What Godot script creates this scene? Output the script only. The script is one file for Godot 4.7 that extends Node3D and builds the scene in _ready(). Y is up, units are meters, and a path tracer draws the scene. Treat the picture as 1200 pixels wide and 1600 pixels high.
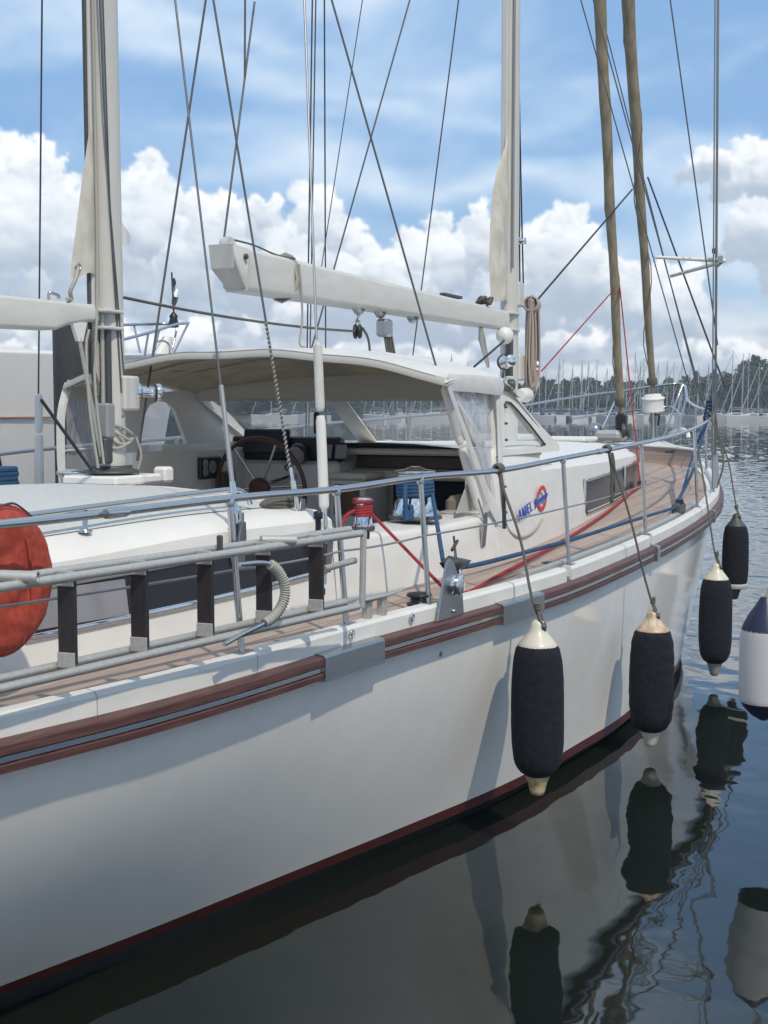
extends Node3D
# A ketch lying alongside, bow to the right. World axes: x towards the bow, y up, z to starboard.
# Water level is y = WL; the yacht's centreline is z = 0.

const WL := -0.075
var M := {}
var taken := {}
var rng := RandomNumberGenerator.new()

func V(x: float, y: float, z: float) -> Vector3:
	return Vector3(x, y, z)

# ---------------------------------------------------------------- mesh builder
class MB:
	var v := PackedVector3Array()
	var f := PackedInt32Array()      # counter-clockwise triangles, outward

	func vert(p: Vector3) -> int:
		v.append(p)
		return v.size() - 1

	func tri(a: int, b: int, c: int) -> void:
		f.append(a); f.append(b); f.append(c)

	func quad(a: int, b: int, c: int, d: int) -> void:
		f.append_array(PackedInt32Array([a, b, c, a, c, d]))

	func flip_from(k: int) -> void:
		var i := k
		while i < f.size():
			var t := f[i + 1]
			f[i + 1] = f[i + 2]
			f[i + 2] = t
			i += 3

	func outward(k: int, from_vert: int) -> MB:
		var c := Vector3.ZERO
		for i in range(from_vert, v.size()):
			c += v[i]
		c /= maxf(1.0, v.size() - from_vert)
		var vol := 0.0
		var i := k
		while i < f.size():
			vol += (v[f[i]] - c).dot((v[f[i + 1]] - c).cross(v[f[i + 2]] - c))
			i += 3
		if vol < 0.0:
			flip_from(k)
		return self

	# rows of points: an open sheet that faces the hint direction
	func sheet(rows: Array, hint: Vector3) -> MB:
		var k := f.size()
		_grid(rows, false)
		var s := 0.0
		var i := k
		while i < f.size():
			s += (v[f[i + 1]] - v[f[i]]).cross(v[f[i + 2]] - v[f[i]]).dot(hint)
			i += 3
		if s < 0.0:
			flip_from(k)
		return self

	func _grid(rows: Array, wrap: bool) -> void:
		var base := v.size()
		var n: int = rows[0].size()
		for r in rows:
			v.append_array(PackedVector3Array(r))
		for j in rows.size() - 1:
			for i in (n if wrap else n - 1):
				var i2 := (i + 1) % n
				var a := base + j * n + i
				var b := base + j * n + i2
				quad(a, b, b + n, a + n)

	# rings closed round, capped at both ends
	func skin(rows: Array, caps := true) -> MB:
		var k := f.size()
		var v0 := v.size()
		_grid(rows, true)
		if caps:
			for e in [0, rows.size() - 1]:
				var ring: Array = Array(rows[e])
				var c := Vector3.ZERO
				for p in ring:
					c += p
				c /= ring.size()
				var b := v.size()
				v.append_array(PackedVector3Array(ring))
				var ci := vert(c)
				for i in ring.size():
					if e == 0:
						tri(b + (i + 1) % ring.size(), b + i, ci)
					else:
						tri(b + i, b + (i + 1) % ring.size(), ci)
		return outward(k, v0)

	func tube(pts: Array, rad, sides := 8, caps := true) -> MB:
		var rows := []
		var n: int = pts.size()
		var up := Vector3.ZERO
		for i in n:
			var d: Vector3 = (pts[mini(i + 1, n - 1)] - pts[maxi(i - 1, 0)]).normalized()
			if i == 0:
				up = d.cross(Vector3(0.31, 0.12, 0.94)).normalized()
			else:
				up = (up - d * up.dot(d)).normalized()
			var w := d.cross(up)
			var r: float = rad[i] if rad is Array else rad
			var ring := []
			for k in sides:
				var a := TAU * k / sides
				ring.append(pts[i] + (up * cos(a) + w * sin(a)) * r)
			rows.append(ring)
		return skin(rows, caps)

	func rod(a: Vector3, b: Vector3, r: float, sides := 8) -> MB:
		return tube([a, b], r, sides)

	# profile of (radius, along), about the axis from o along ax
	func lathe(o: Vector3, ax: Vector3, prof: Array, seg := 20) -> MB:
		var u := ax.cross(Vector3(0.2, 0.3, 0.93) if absf(ax.z) < 0.8 else Vector3(0.93, 0.3, 0.1)).normalized()
		var w := ax.cross(u)
		var rows := []
		for p in prof:
			var ring := []
			for k in seg:
				var a := TAU * k / seg
				ring.append(o + ax * p[1] + (u * cos(a) + w * sin(a)) * maxf(p[0], 0.0004))
			rows.append(ring)
		return skin(rows, true)

	# box with chamfered edges; b: its axes
	func box(c: Vector3, s: Vector3, ch := 0.004, b := Basis.IDENTITY) -> MB:
		var k := f.size()
		var v0 := v.size()
		var h := s * 0.5
		ch = minf(ch, minf(h.x, minf(h.y, h.z)) * 0.6)
		var id := {}
		for sx in [-1, 1]:
			for sy in [-1, 1]:
				for sz in [-1, 1]:
					for ax in 3:
						var p := Vector3(sx * h.x, sy * h.y, sz * h.z)
						for o in 3:
							if o != ax:
								p[o] -= signf(p[o]) * ch
						id[[sx, sy, sz, ax]] = c + b * p
		var qs := []
		for ax in 3:
			var o1 := (ax + 1) % 3
			var o2 := (ax + 2) % 3
			for s1 in [-1, 1]:
				var q := []
				for st in [[-1, -1], [1, -1], [1, 1], [-1, 1]]:
					var t := [0, 0, 0]
					t[ax] = s1; t[o1] = st[0]; t[o2] = st[1]
					q.append(id[[t[0], t[1], t[2], ax]])
				qs.append(q)
			for e in [[-1, -1], [1, -1], [1, 1], [-1, 1]]:
				var q := []
				for g in [[-1, o1], [1, o1], [1, o2], [-1, o2]]:
					var t := [0, 0, 0]
					t[ax] = g[0]; t[o1] = e[0]; t[o2] = e[1]
					q.append(id[[t[0], t[1], t[2], g[1]]])
				qs.append(q)
		for q in qs:
			_face(q, c)
		for sx in [-1, 1]:
			for sy in [-1, 1]:
				for sz in [-1, 1]:
					_face([id[[sx, sy, sz, 0]], id[[sx, sy, sz, 1]], id[[sx, sy, sz, 2]]], c)
		return self

	func _face(q: Array, c: Vector3) -> void:
		var m := Vector3.ZERO
		for p in q:
			m += p
		m /= q.size()
		var n: Vector3 = (q[1] - q[0]).cross(q[2] - q[0])
		if n.dot(m - c) < 0.0:
			q = q.duplicate()
			q.reverse()
		var b := v.size()
		v.append_array(PackedVector3Array(q))
		for i in range(1, q.size() - 1):
			tri(b, b + i, b + i + 1)

	# flat outline (2D) pushed along z of the frame by depth, both faces and rim
	func prism(poly: Array, t: Transform3D, depth: float) -> MB:
		var k := f.size()
		var v0 := v.size()
		var pp := PackedVector2Array(poly)
		var ids := Geometry2D.triangulate_polygon(pp)
		var n := pp.size()
		for zz in [0.0, depth]:
			var b := v.size()
			for p in pp:
				v.append(t * Vector3(p.x, p.y, zz))
			var i := 0
			while i < ids.size():
				if zz == 0.0:
					tri(b + ids[i], b + ids[i + 2], b + ids[i + 1])
				else:
					tri(b + ids[i], b + ids[i + 1], b + ids[i + 2])
				i += 3
		# rim, hard edged; triangulate_polygon keeps the outline's own winding
		var area := 0.0
		for i in n:
			area += pp[i].cross(pp[(i + 1) % n])
		if ids.size() >= 3:
			var a2 := (pp[ids[1]] - pp[ids[0]]).cross(pp[ids[2]] - pp[ids[0]])
			if a2 < 0.0:
				flip_from(k)
		for i in n:
			var j := (i + 1) % n
			var a := t * Vector3(pp[i].x, pp[i].y, 0)
			var bb := t * Vector3(pp[j].x, pp[j].y, 0)
			var c := t * Vector3(pp[j].x, pp[j].y, depth)
			var d := t * Vector3(pp[i].x, pp[i].y, depth)
			var b := v.size()
			v.append_array(PackedVector3Array([a, bb, c, d]))
			if area * depth > 0.0:
				quad(b, b + 1, b + 2, b + 3)
			else:
				quad(b, b + 3, b + 2, b + 1)
		return outward(k, v0)

	func ball(c: Vector3, r: Vector3, seg := 14) -> MB:
		var rows := []
		var m := seg / 2
		for j in m + 1:
			var a := PI * j / m - PI / 2
			var ring := []
			for i in seg:
				var b := TAU * i / seg
				ring.append(c + Vector3(cos(a) * cos(b) * r.x, sin(a) * r.y, cos(a) * sin(b) * r.z))
			rows.append(ring)
		return skin(rows, false)

	func mesh(off: Vector3) -> ArrayMesh:
		var n := PackedVector3Array()
		n.resize(v.size())
		var out := PackedVector3Array()
		out.resize(v.size())
		var idx := PackedInt32Array()
		idx.resize(f.size())
		var i := 0
		while i < f.size():
			var a := f[i]
			var b := f[i + 1]
			var c := f[i + 2]
			var q := (v[b] - v[a]).cross(v[c] - v[a])
			n[a] += q; n[b] += q; n[c] += q
			idx[i] = a; idx[i + 1] = c; idx[i + 2] = b
			i += 3
		var uv := PackedVector2Array()
		uv.resize(v.size())
		for k in v.size():
			n[k] = n[k].normalized() if n[k].length_squared() > 1e-24 else Vector3.UP
			out[k] = v[k] - off
			uv[k] = Vector2(v[k].x, v[k].z)
		var ar := []
		ar.resize(Mesh.ARRAY_MAX)
		ar[Mesh.ARRAY_VERTEX] = out
		ar[Mesh.ARRAY_NORMAL] = n
		ar[Mesh.ARRAY_TEX_UV] = uv
		ar[Mesh.ARRAY_INDEX] = idx
		var m := ArrayMesh.new()
		m.add_surface_from_arrays(Mesh.PRIMITIVE_TRIANGLES, ar)
		return m

# ---------------------------------------------------------------- nodes
func numbered(parent: Node, called: String) -> String:
	var key := str(parent.get_instance_id()) + called
	var k: int = taken.get(key, 0)
	taken[key] = k + 1
	return called if k == 0 else "%s_%03d" % [called, k]

func origin_of(n: Node) -> Vector3:
	var o := Vector3.ZERO
	while n is Node3D and n != self:
		o += n.position
		n = n.get_parent()
	return o

func thing(called: String, at: Vector3, label: String, category: String, group := "") -> Node3D:
	var o := Node3D.new()
	o.name = numbered(self, called)
	add_child(o)
	o.position = at
	o.set_meta("label", label)
	o.set_meta("category", category)
	if group != "":
		o.set_meta("group", group)
	return o

func part(parent: Node, called: String, mb: MB, mat: Material, label := "") -> MeshInstance3D:
	var o := MeshInstance3D.new()
	o.name = numbered(parent, called)
	o.mesh = mb.mesh(origin_of(parent))
	o.material_override = mat
	parent.add_child(o)
	if label != "":
		o.set_meta("label", label)
	return o

func struct(called: String, mb: MB, mat: Material) -> MeshInstance3D:
	var o := part(self, called, mb, mat)
	o.set_meta("kind", "structure")
	return o

# ---------------------------------------------------------------- curves
func tab(t: Array, x: float) -> float:
	# smooth interpolation through a table of [x, value]
	var n := t.size()
	if x <= t[0][0]:
		return t[0][1]
	if x >= t[n - 1][0]:
		return t[n - 1][1]
	var i := 0
	while t[i + 1][0] < x:
		i += 1
	var x0: float = t[i][0]
	var x1: float = t[i + 1][0]
	var h := x1 - x0
	var d: float = (t[i + 1][1] - t[i][1]) / h
	var dl: float = d if i == 0 else (t[i][1] - t[i - 1][1]) / (x0 - t[i - 1][0])
	var dr: float = d if i + 2 >= n else (t[i + 2][1] - t[i + 1][1]) / (t[i + 2][0] - x1)
	var m0 := 0.0 if dl * d <= 0.0 else (dl + d) * 0.5
	var m1 := 0.0 if dr * d <= 0.0 else (dr + d) * 0.5
	var s := (x - x0) / h
	var s2 := s * s
	var s3 := s2 * s
	return (2 * s3 - 3 * s2 + 1) * t[i][1] + (s3 - 2 * s2 + s) * h * m0 + (-2 * s3 + 3 * s2) * t[i + 1][1] + (s3 - s2) * h * m1

func smooth_path(pts: Array, n := 6) -> Array:
	var out := []
	var m := pts.size()
	for i in m - 1:
		var a: Vector3 = pts[maxi(i - 1, 0)]
		var b: Vector3 = pts[i]
		var c: Vector3 = pts[i + 1]
		var d: Vector3 = pts[mini(i + 2, m - 1)]
		for k in n:
			out.append(b.cubic_interpolate(c, a, d, float(k) / n))
	out.append(pts[m - 1])
	return out

func sag(a: Vector3, b: Vector3, drop: float, n := 10) -> Array:
	var out := []
	for i in n + 1:
		var t := float(i) / n
		out.append(a.lerp(b, t) - Vector3(0, drop * 4.0 * t * (1.0 - t), 0))
	return out

# ---------------------------------------------------------------- materials
func lin(r: float, g: float, b: float) -> Color:
	return Color(r, g, b).linear_to_srgb()

func noise_tex(freq: float, lo: Color, hi: Color, size := 512, seed_ := 1, oct := 4, kind := FastNoiseLite.TYPE_SIMPLEX_SMOOTH, contrast := 1.0) -> ImageTexture:
	var n := FastNoiseLite.new()
	n.seed = seed_
	n.noise_type = kind
	n.frequency = freq
	n.fractal_octaves = oct
	var im := n.get_seamless_image(size, size)
	im.convert(Image.FORMAT_L8)
	var src := im.get_data()
	var dst := PackedByteArray()
	dst.resize(size * size * 3)
	for i in size * size:
		var t := clampf((src[i] / 255.0 - 0.5) * contrast + 0.5, 0.0, 1.0)
		dst[i * 3] = int(255.0 * lerpf(lo.r, hi.r, t))
		dst[i * 3 + 1] = int(255.0 * lerpf(lo.g, hi.g, t))
		dst[i * 3 + 2] = int(255.0 * lerpf(lo.b, hi.b, t))
	return ImageTexture.create_from_image(Image.create_from_data(size, size, false, Image.FORMAT_RGB8, dst))

func mat(key: String, col: Color, rough := 0.5, metal := 0.0) -> StandardMaterial3D:
	var m := StandardMaterial3D.new()
	m.resource_name = key
	m.albedo_color = col
	m.roughness = rough
	m.metallic = metal
	M[key] = m
	return m

func tri_tex(m: StandardMaterial3D, tex: Texture2D, scale: Vector3, world := true) -> void:
	m.albedo_color = Color.WHITE
	m.albedo_texture = tex
	m.uv1_triplanar = true
	m.uv1_world_triplanar = world
	m.uv1_scale = scale

func bump_tex(m: StandardMaterial3D, tex: Texture2D, cm: float) -> void:
	m.heightmap_enabled = true
	m.heightmap_texture = tex
	m.heightmap_scale = cm

func make_materials() -> void:
	var W := Color.WHITE
	var m := mat("gelcoat", lin(0.74, 0.75, 0.74), 0.13)
	tri_tex(m, noise_tex(0.02, lin(0.765, 0.76, 0.74), lin(0.825, 0.82, 0.80), 512, 3, 6), V(0.45, 0.3, 0.35))
	m.metallic_specular = 0.5
	m = mat("deck_white", lin(0.72, 0.72, 0.7), 0.45)
	tri_tex(m, noise_tex(0.02, lin(0.6, 0.6, 0.575), lin(0.74, 0.74, 0.715), 512, 5, 6), V(0.5, 0.5, 0.5))
	m = mat("coach_white", lin(0.72, 0.72, 0.7), 0.38)
	tri_tex(m, noise_tex(0.015, lin(0.68, 0.675, 0.65), lin(0.78, 0.775, 0.755), 512, 8, 6), V(0.4, 0.6, 0.4))
	m = mat("cabin_top", lin(0.55, 0.56, 0.55), 0.6)
	tri_tex(m, noise_tex(0.05, lin(0.47, 0.485, 0.48), lin(0.57, 0.585, 0.575), 512, 9, 6), V(0.7, 0.7, 0.7))
	m = mat("bulwark_white", lin(0.7, 0.71, 0.69), 0.4)
	tri_tex(m, noise_tex(0.03, lin(0.64, 0.65, 0.63), lin(0.745, 0.75, 0.735), 512, 18, 6), V(0.25, 0.5, 0.25))
	m = mat("antifouling", lin(0.012, 0.016, 0.024), 0.6)
	tri_tex(m, noise_tex(0.04, lin(0.008, 0.011, 0.016), lin(0.022, 0.028, 0.03), 256, 21, 5), V(0.8, 2, 0.8))
	m = mat("boot_red", lin(0.15, 0.022, 0.02), 0.4)
	tri_tex(m, noise_tex(0.03, lin(0.085, 0.02, 0.018), lin(0.13, 0.032, 0.028), 256, 22, 4), V(0.6, 2, 0.6))
	m = mat("mahogany", lin(0.2, 0.08, 0.06), 0.45)
	tri_tex(m, noise_tex(0.02, lin(0.066, 0.027, 0.025), lin(0.135, 0.062, 0.056), 512, 11, 5, FastNoiseLite.TYPE_SIMPLEX_SMOOTH, 1.4), V(0.25, 5.0, 5.0))
	m = mat("deck_teak", lin(0.36, 0.24, 0.18), 0.75)
	tri_tex(m, teak_texture(), V(0.5, 0.5, 0.5))
	m = mat("stainless", lin(0.53, 0.535, 0.54), 0.18, 1.0)
	m = mat("stainless_plate", lin(0.55, 0.56, 0.57), 0.3, 1.0)
	tri_tex(m, noise_tex(0.03, lin(0.38, 0.383, 0.385), lin(0.46, 0.463, 0.465), 256, 31, 5), V(0.8, 5, 0.8))
	m = mat("chrome", lin(0.7, 0.71, 0.72), 0.06, 1.0)
	m = mat("galvanized", lin(0.42, 0.43, 0.42), 0.45, 0.5)
	tri_tex(m, noise_tex(0.05, lin(0.42, 0.42, 0.4), lin(0.56, 0.56, 0.54), 256, 32, 5), V(3, 3, 3))
	m = mat("wire", lin(0.13, 0.135, 0.14), 0.45, 0.6)
	m = mat("wire_light", lin(0.34, 0.35, 0.36), 0.4, 0.6)
	m = mat("mast_paint", lin(0.5, 0.51, 0.5), 0.38)
	tri_tex(m, noise_tex(0.02, lin(0.52, 0.52, 0.495), lin(0.61, 0.61, 0.585), 256, 33, 5), V(1.5, 0.3, 1.5))
	m = mat("boom_paint", lin(0.6, 0.6, 0.57), 0.4)
	tri_tex(m, noise_tex(0.03, lin(0.55, 0.55, 0.515), lin(0.63, 0.63, 0.6), 256, 34, 6), V(0.3, 1.2, 0.5))
	m = mat("dark_grey", lin(0.06, 0.065, 0.07), 0.5)
	m = mat("grey_plastic", lin(0.25, 0.26, 0.27), 0.5)
	m = mat("black_plastic", lin(0.014, 0.015, 0.018), 0.38)
	m = mat("white_plastic", lin(0.72, 0.72, 0.7), 0.4)
	m = mat("window_dark", lin(0.024, 0.025, 0.034), 0.2)
	m.metallic_specular = 0.35
	m = mat("curtain_pane", lin(0.24, 0.24, 0.27), 0.1)
	m.metallic_specular = 0.6
	m = mat("canvas", lin(0.66, 0.67, 0.67), 0.85)
	tri_tex(m, noise_tex(0.02, lin(0.66, 0.67, 0.68), lin(0.80, 0.81, 0.815), 512, 41, 6), V(0.6, 0.6, 0.6))
	m.backlight_enabled = true
	m.backlight = Color(0.6, 0.6, 0.59)
	m = mat("canvas_tan", lin(0.4, 0.34, 0.26), 0.9)
	tri_tex(m, noise_tex(0.015, lin(0.46, 0.425, 0.36), lin(0.6, 0.565, 0.49), 512, 42, 6, FastNoiseLite.TYPE_SIMPLEX_SMOOTH, 1.5), V(0.9, 0.9, 0.35))
	m.backlight_enabled = true
	m.backlight = Color(1.0, 0.97, 0.9)
	m = mat("canvas_grey", lin(0.42, 0.42, 0.4), 0.9)
	m = mat("header_grey", lin(0.55, 0.55, 0.51), 0.7)
	m = mat("interior_cream", lin(0.5, 0.47, 0.41), 0.55)
	tri_tex(m, noise_tex(0.02, lin(0.64, 0.62, 0.57), lin(0.74, 0.72, 0.665), 256, 43, 5), V(0.6, 0.6, 0.6))
	m = mat("cushion", lin(0.34, 0.28, 0.22), 0.9)
	m = mat("cream_trim", lin(0.6, 0.57, 0.5), 0.5)
	m = mat("brown_trim_and_shade", lin(0.075, 0.045, 0.032), 0.5)
	m = mat("navy_cloth", lin(0.008, 0.011, 0.028), 0.85)
	m = mat("sail", lin(0.62, 0.6, 0.54), 0.9)
	tri_tex(m, noise_tex(0.02, lin(0.5, 0.48, 0.42), lin(0.67, 0.65, 0.6), 256, 44, 6, FastNoiseLite.TYPE_SIMPLEX_SMOOTH, 1.4), V(1.2, 0.8, 1.2))
	m.backlight_enabled = true
	m.backlight = Color(0.3, 0.29, 0.26)
	m = mat("sail_cover", lin(0.2, 0.165, 0.12), 0.95)
	tri_tex(m, noise_tex(0.03, lin(0.19, 0.16, 0.115), lin(0.34, 0.29, 0.215), 256, 45, 6, FastNoiseLite.TYPE_SIMPLEX_SMOOTH, 1.4), V(1.5, 0.5, 1.5))
	m = mat("fender_navy", lin(0.006, 0.008, 0.016), 0.92)
	tri_tex(m, noise_tex(0.05, lin(0.003, 0.0042, 0.011), lin(0.011, 0.0135, 0.025), 256, 51, 6, FastNoiseLite.TYPE_SIMPLEX_SMOOTH, 1.8), V(1.6, 1.6, 1.6))
	m = mat("fender_vinyl", lin(0.62, 0.59, 0.52), 0.35)
	m = mat("fender_stained", lin(0.6, 0.5, 0.38), 0.4)
	tri_tex(m, noise_tex(0.02, lin(0.42, 0.27, 0.16), lin(0.66, 0.6, 0.5), 256, 53, 4, FastNoiseLite.TYPE_SIMPLEX_SMOOTH, 1.8), V(3, 3, 3))
	m = mat("fender_yellowed", lin(0.5, 0.4, 0.2), 0.35)
	tri_tex(m, noise_tex(0.02, lin(0.36, 0.24, 0.08), lin(0.62, 0.55, 0.42), 256, 54, 4, FastNoiseLite.TYPE_SIMPLEX_SMOOTH, 1.8), V(3, 3, 3))
	m = mat("fender_white", lin(0.55, 0.55, 0.57), 0.4)
	m = mat("fender_blue", lin(0.012, 0.018, 0.055), 0.4)
	m = mat("red_cloth", lin(0.42, 0.045, 0.025), 0.75)
	tri_tex(m, noise_tex(0.02, lin(0.3, 0.04, 0.025), lin(0.46, 0.075, 0.045), 512, 61, 6, FastNoiseLite.TYPE_SIMPLEX_SMOOTH, 1.5), V(2, 2, 2))
	m = mat("red_rope", lin(0.42, 0.02, 0.03), 0.85)
	rope_marks(m, lin(0.2, 0.012, 0.02), lin(0.46, 0.05, 0.06), 62)
	m = mat("blue_rope", lin(0.02, 0.1, 0.25), 0.85)
	rope_marks(m, lin(0.01, 0.04, 0.1), lin(0.045, 0.14, 0.28), 63)
	m = mat("grey_rope", lin(0.22, 0.21, 0.19), 0.9)
	rope_marks(m, lin(0.06, 0.06, 0.055), lin(0.22, 0.215, 0.195), 64)
	m = mat("fleck_rope", lin(0.35, 0.29, 0.26), 0.9)
	rope_marks(m, lin(0.27, 0.19, 0.165), lin(0.5, 0.475, 0.43), 65)
	m = mat("pale_rope", lin(0.45, 0.44, 0.4), 0.9)
	rope_marks(m, lin(0.3, 0.29, 0.26), lin(0.52, 0.51, 0.47), 66)
	m = mat("dark_rope", lin(0.03, 0.035, 0.045), 0.9)
	m = mat("step_wood", lin(0.022, 0.019, 0.022), 0.5)
	tri_tex(m, noise_tex(0.03, lin(0.014, 0.012, 0.014), lin(0.032, 0.027, 0.03), 256, 67, 5), V(6, 0.8, 6))
	m = mat("wheel_wood", lin(0.09, 0.03, 0.018), 0.3)
	m = mat("pile_steel", lin(0.045, 0.05, 0.052), 0.6)
	tri_tex(m, noise_tex(0.02, lin(0.03, 0.034, 0.036), lin(0.07, 0.075, 0.075), 256, 68, 6), V(0.8, 0.4, 0.8))
	m = mat("neighbour_white", lin(0.6, 0.6, 0.63), 0.25)
	tri_tex(m, noise_tex(0.01, lin(0.74, 0.73, 0.715), lin(0.81, 0.80, 0.785), 256, 69, 4), V(0.2, 0.2, 0.2))
	m = mat("orange_line", lin(0.4, 0.2, 0.14), 0.6)
	m = mat("blue_cover", lin(0.02, 0.075, 0.17), 0.8)
	m = mat("logo_blue", lin(0.03, 0.07, 0.42), 0.4)
	m = mat("logo_red", lin(0.55, 0.05, 0.06), 0.4)
	m = mat("logo_pale_blue", lin(0.35, 0.5, 0.75), 0.4)
	m = mat("rubber_hose", lin(0.36, 0.36, 0.325), 0.7)
	var g := mat("clear_glass", Color(0.75, 0.8, 0.8, 0.1), 0.02)
	g.transparency = BaseMaterial3D.TRANSPARENCY_ALPHA
	g = mat("clear_vinyl", Color(0.78, 0.81, 0.86, 0.42), 0.1)
	g.transparency = BaseMaterial3D.TRANSPARENCY_ALPHA
	g.normal_enabled = true
	g.normal_texture = normal_noise(71)
	g.normal_scale = 0.7
	g.uv1_triplanar = true
	g.uv1_world_triplanar = true
	g.uv1_scale = V(3.5, 0.6, 3.5)
	# far side of the water
	m = mat("far_white", lin(0.6, 0.6, 0.6), 0.35)
	m = mat("far_mast", lin(0.42, 0.43, 0.44), 0.4, 0.2)
	m = mat("far_navy", lin(0.03, 0.045, 0.085), 0.35)
	m = mat("far_grey", lin(0.12, 0.13, 0.14), 0.5)
	m = mat("far_canvas", lin(0.05, 0.08, 0.14), 0.8)
	m = mat("far_cream", lin(0.5, 0.48, 0.42), 0.7)
	m = mat("far_window", lin(0.02, 0.022, 0.025), 0.15)
	m = mat("foliage", Color.WHITE, 0.85)
	m.vertex_color_use_as_albedo = true
	m = mat("bank_earth", lin(0.05, 0.055, 0.04), 0.95)

func rope_marks(m: StandardMaterial3D, lo: Color, hi: Color, s: int) -> void:
	tri_tex(m, noise_tex(0.12, lo, hi, 256, s, 3, FastNoiseLite.TYPE_CELLULAR, 1.6), V(9, 9, 9))

func teak_texture() -> ImageTexture:
	# boards 6 cm wide with dark seams, laid fore and aft; 2 m square
	var n := FastNoiseLite.new()
	n.seed = 12
	n.frequency = 0.02
	n.fractal_octaves = 5
	var s := 1024
	var im := Image.create(s, s, false, Image.FORMAT_RGB8)
	for y in s:
		var board := int(y / 32.0)
		var seam := (y % 32) < 3
		var tone := 0.92 + 0.14 * sin(board * 12.9898) * sin(board * 4.1)
		for x in s:
			var t := n.get_noise_2d(x * 0.35 + board * 77.0, y * 3.0) * 0.5 + 0.5
			var w := n.get_noise_2d(x * 0.6, y * 0.6 + 900.0) * 0.5 + 0.5
			var c := Color(0.35, 0.27, 0.23).lerp(Color(0.46, 0.37, 0.325), t * 0.6 + w * 0.4) * tone
			if seam:
				c = c * 0.72
			im.set_pixel(x, y, Color(c.r, c.g, c.b).linear_to_srgb())
	return ImageTexture.create_from_image(im)

func normal_noise(s: int) -> ImageTexture:
	var n := FastNoiseLite.new()
	n.seed = s
	n.frequency = 0.012
	n.fractal_octaves = 3
	var im := n.get_seamless_image(256, 256)
	im.convert(Image.FORMAT_RGBA8)
	im.bump_map_to_normal_map(6.0)
	return ImageTexture.create_from_image(im)

# ---------------------------------------------------------------- camera, sky, sun
func make_view() -> void:
	var cam := Camera3D.new()
	cam.name = "camera"
	add_child(cam)
	cam.fov = 43.60            # vertical
	cam.near = 0.05
	cam.far = 4000.0
	cam.position = V(0.0, 2.3, 4.36)
	cam.rotation = Vector3(deg_to_rad(-4.4885), deg_to_rad(-90.0 + 25.3396), 0.0)
	cam.current = true
	var sun := DirectionalLight3D.new()
	sun.name = "sun"
	add_child(sun)
	sun.light_energy = 0.72
	sun.light_angular_distance = 1.3
	sun.light_color = Color(1.0, 0.94, 0.84)
	sun.shadow_enabled = true
	sun.look_at_from_position(V(-0.40, 0.78, 0.50) * 50.0, Vector3.ZERO)
	var env := Environment.new()
	env.tonemap_mode = Environment.TONE_MAPPER_LINEAR
	env.tonemap_exposure = 1.2
	env.background_mode = Environment.BG_SKY
	env.sdfgi_enabled = true
	env.ssao_enabled = true
	env.ssil_enabled = true
	env.background_energy_multiplier = 1.25
	env.fog_enabled = true
	env.fog_density = 0.0005
	env.fog_light_color = Color(0.80, 0.86, 0.92)
	var sky := Sky.new()
	var sm := PanoramaSkyMaterial.new()
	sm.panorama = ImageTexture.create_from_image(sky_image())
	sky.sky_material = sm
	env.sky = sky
	var we := WorldEnvironment.new()
	we.name = "world_environment"
	we.environment = env
	add_child(we)

func fbm(seed_: int, freq: float, oct: int) -> FastNoiseLite:
	var n := FastNoiseLite.new()
	n.seed = seed_
	n.noise_type = FastNoiseLite.TYPE_SIMPLEX_SMOOTH
	n.frequency = freq
	n.fractal_octaves = oct
	return n

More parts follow.
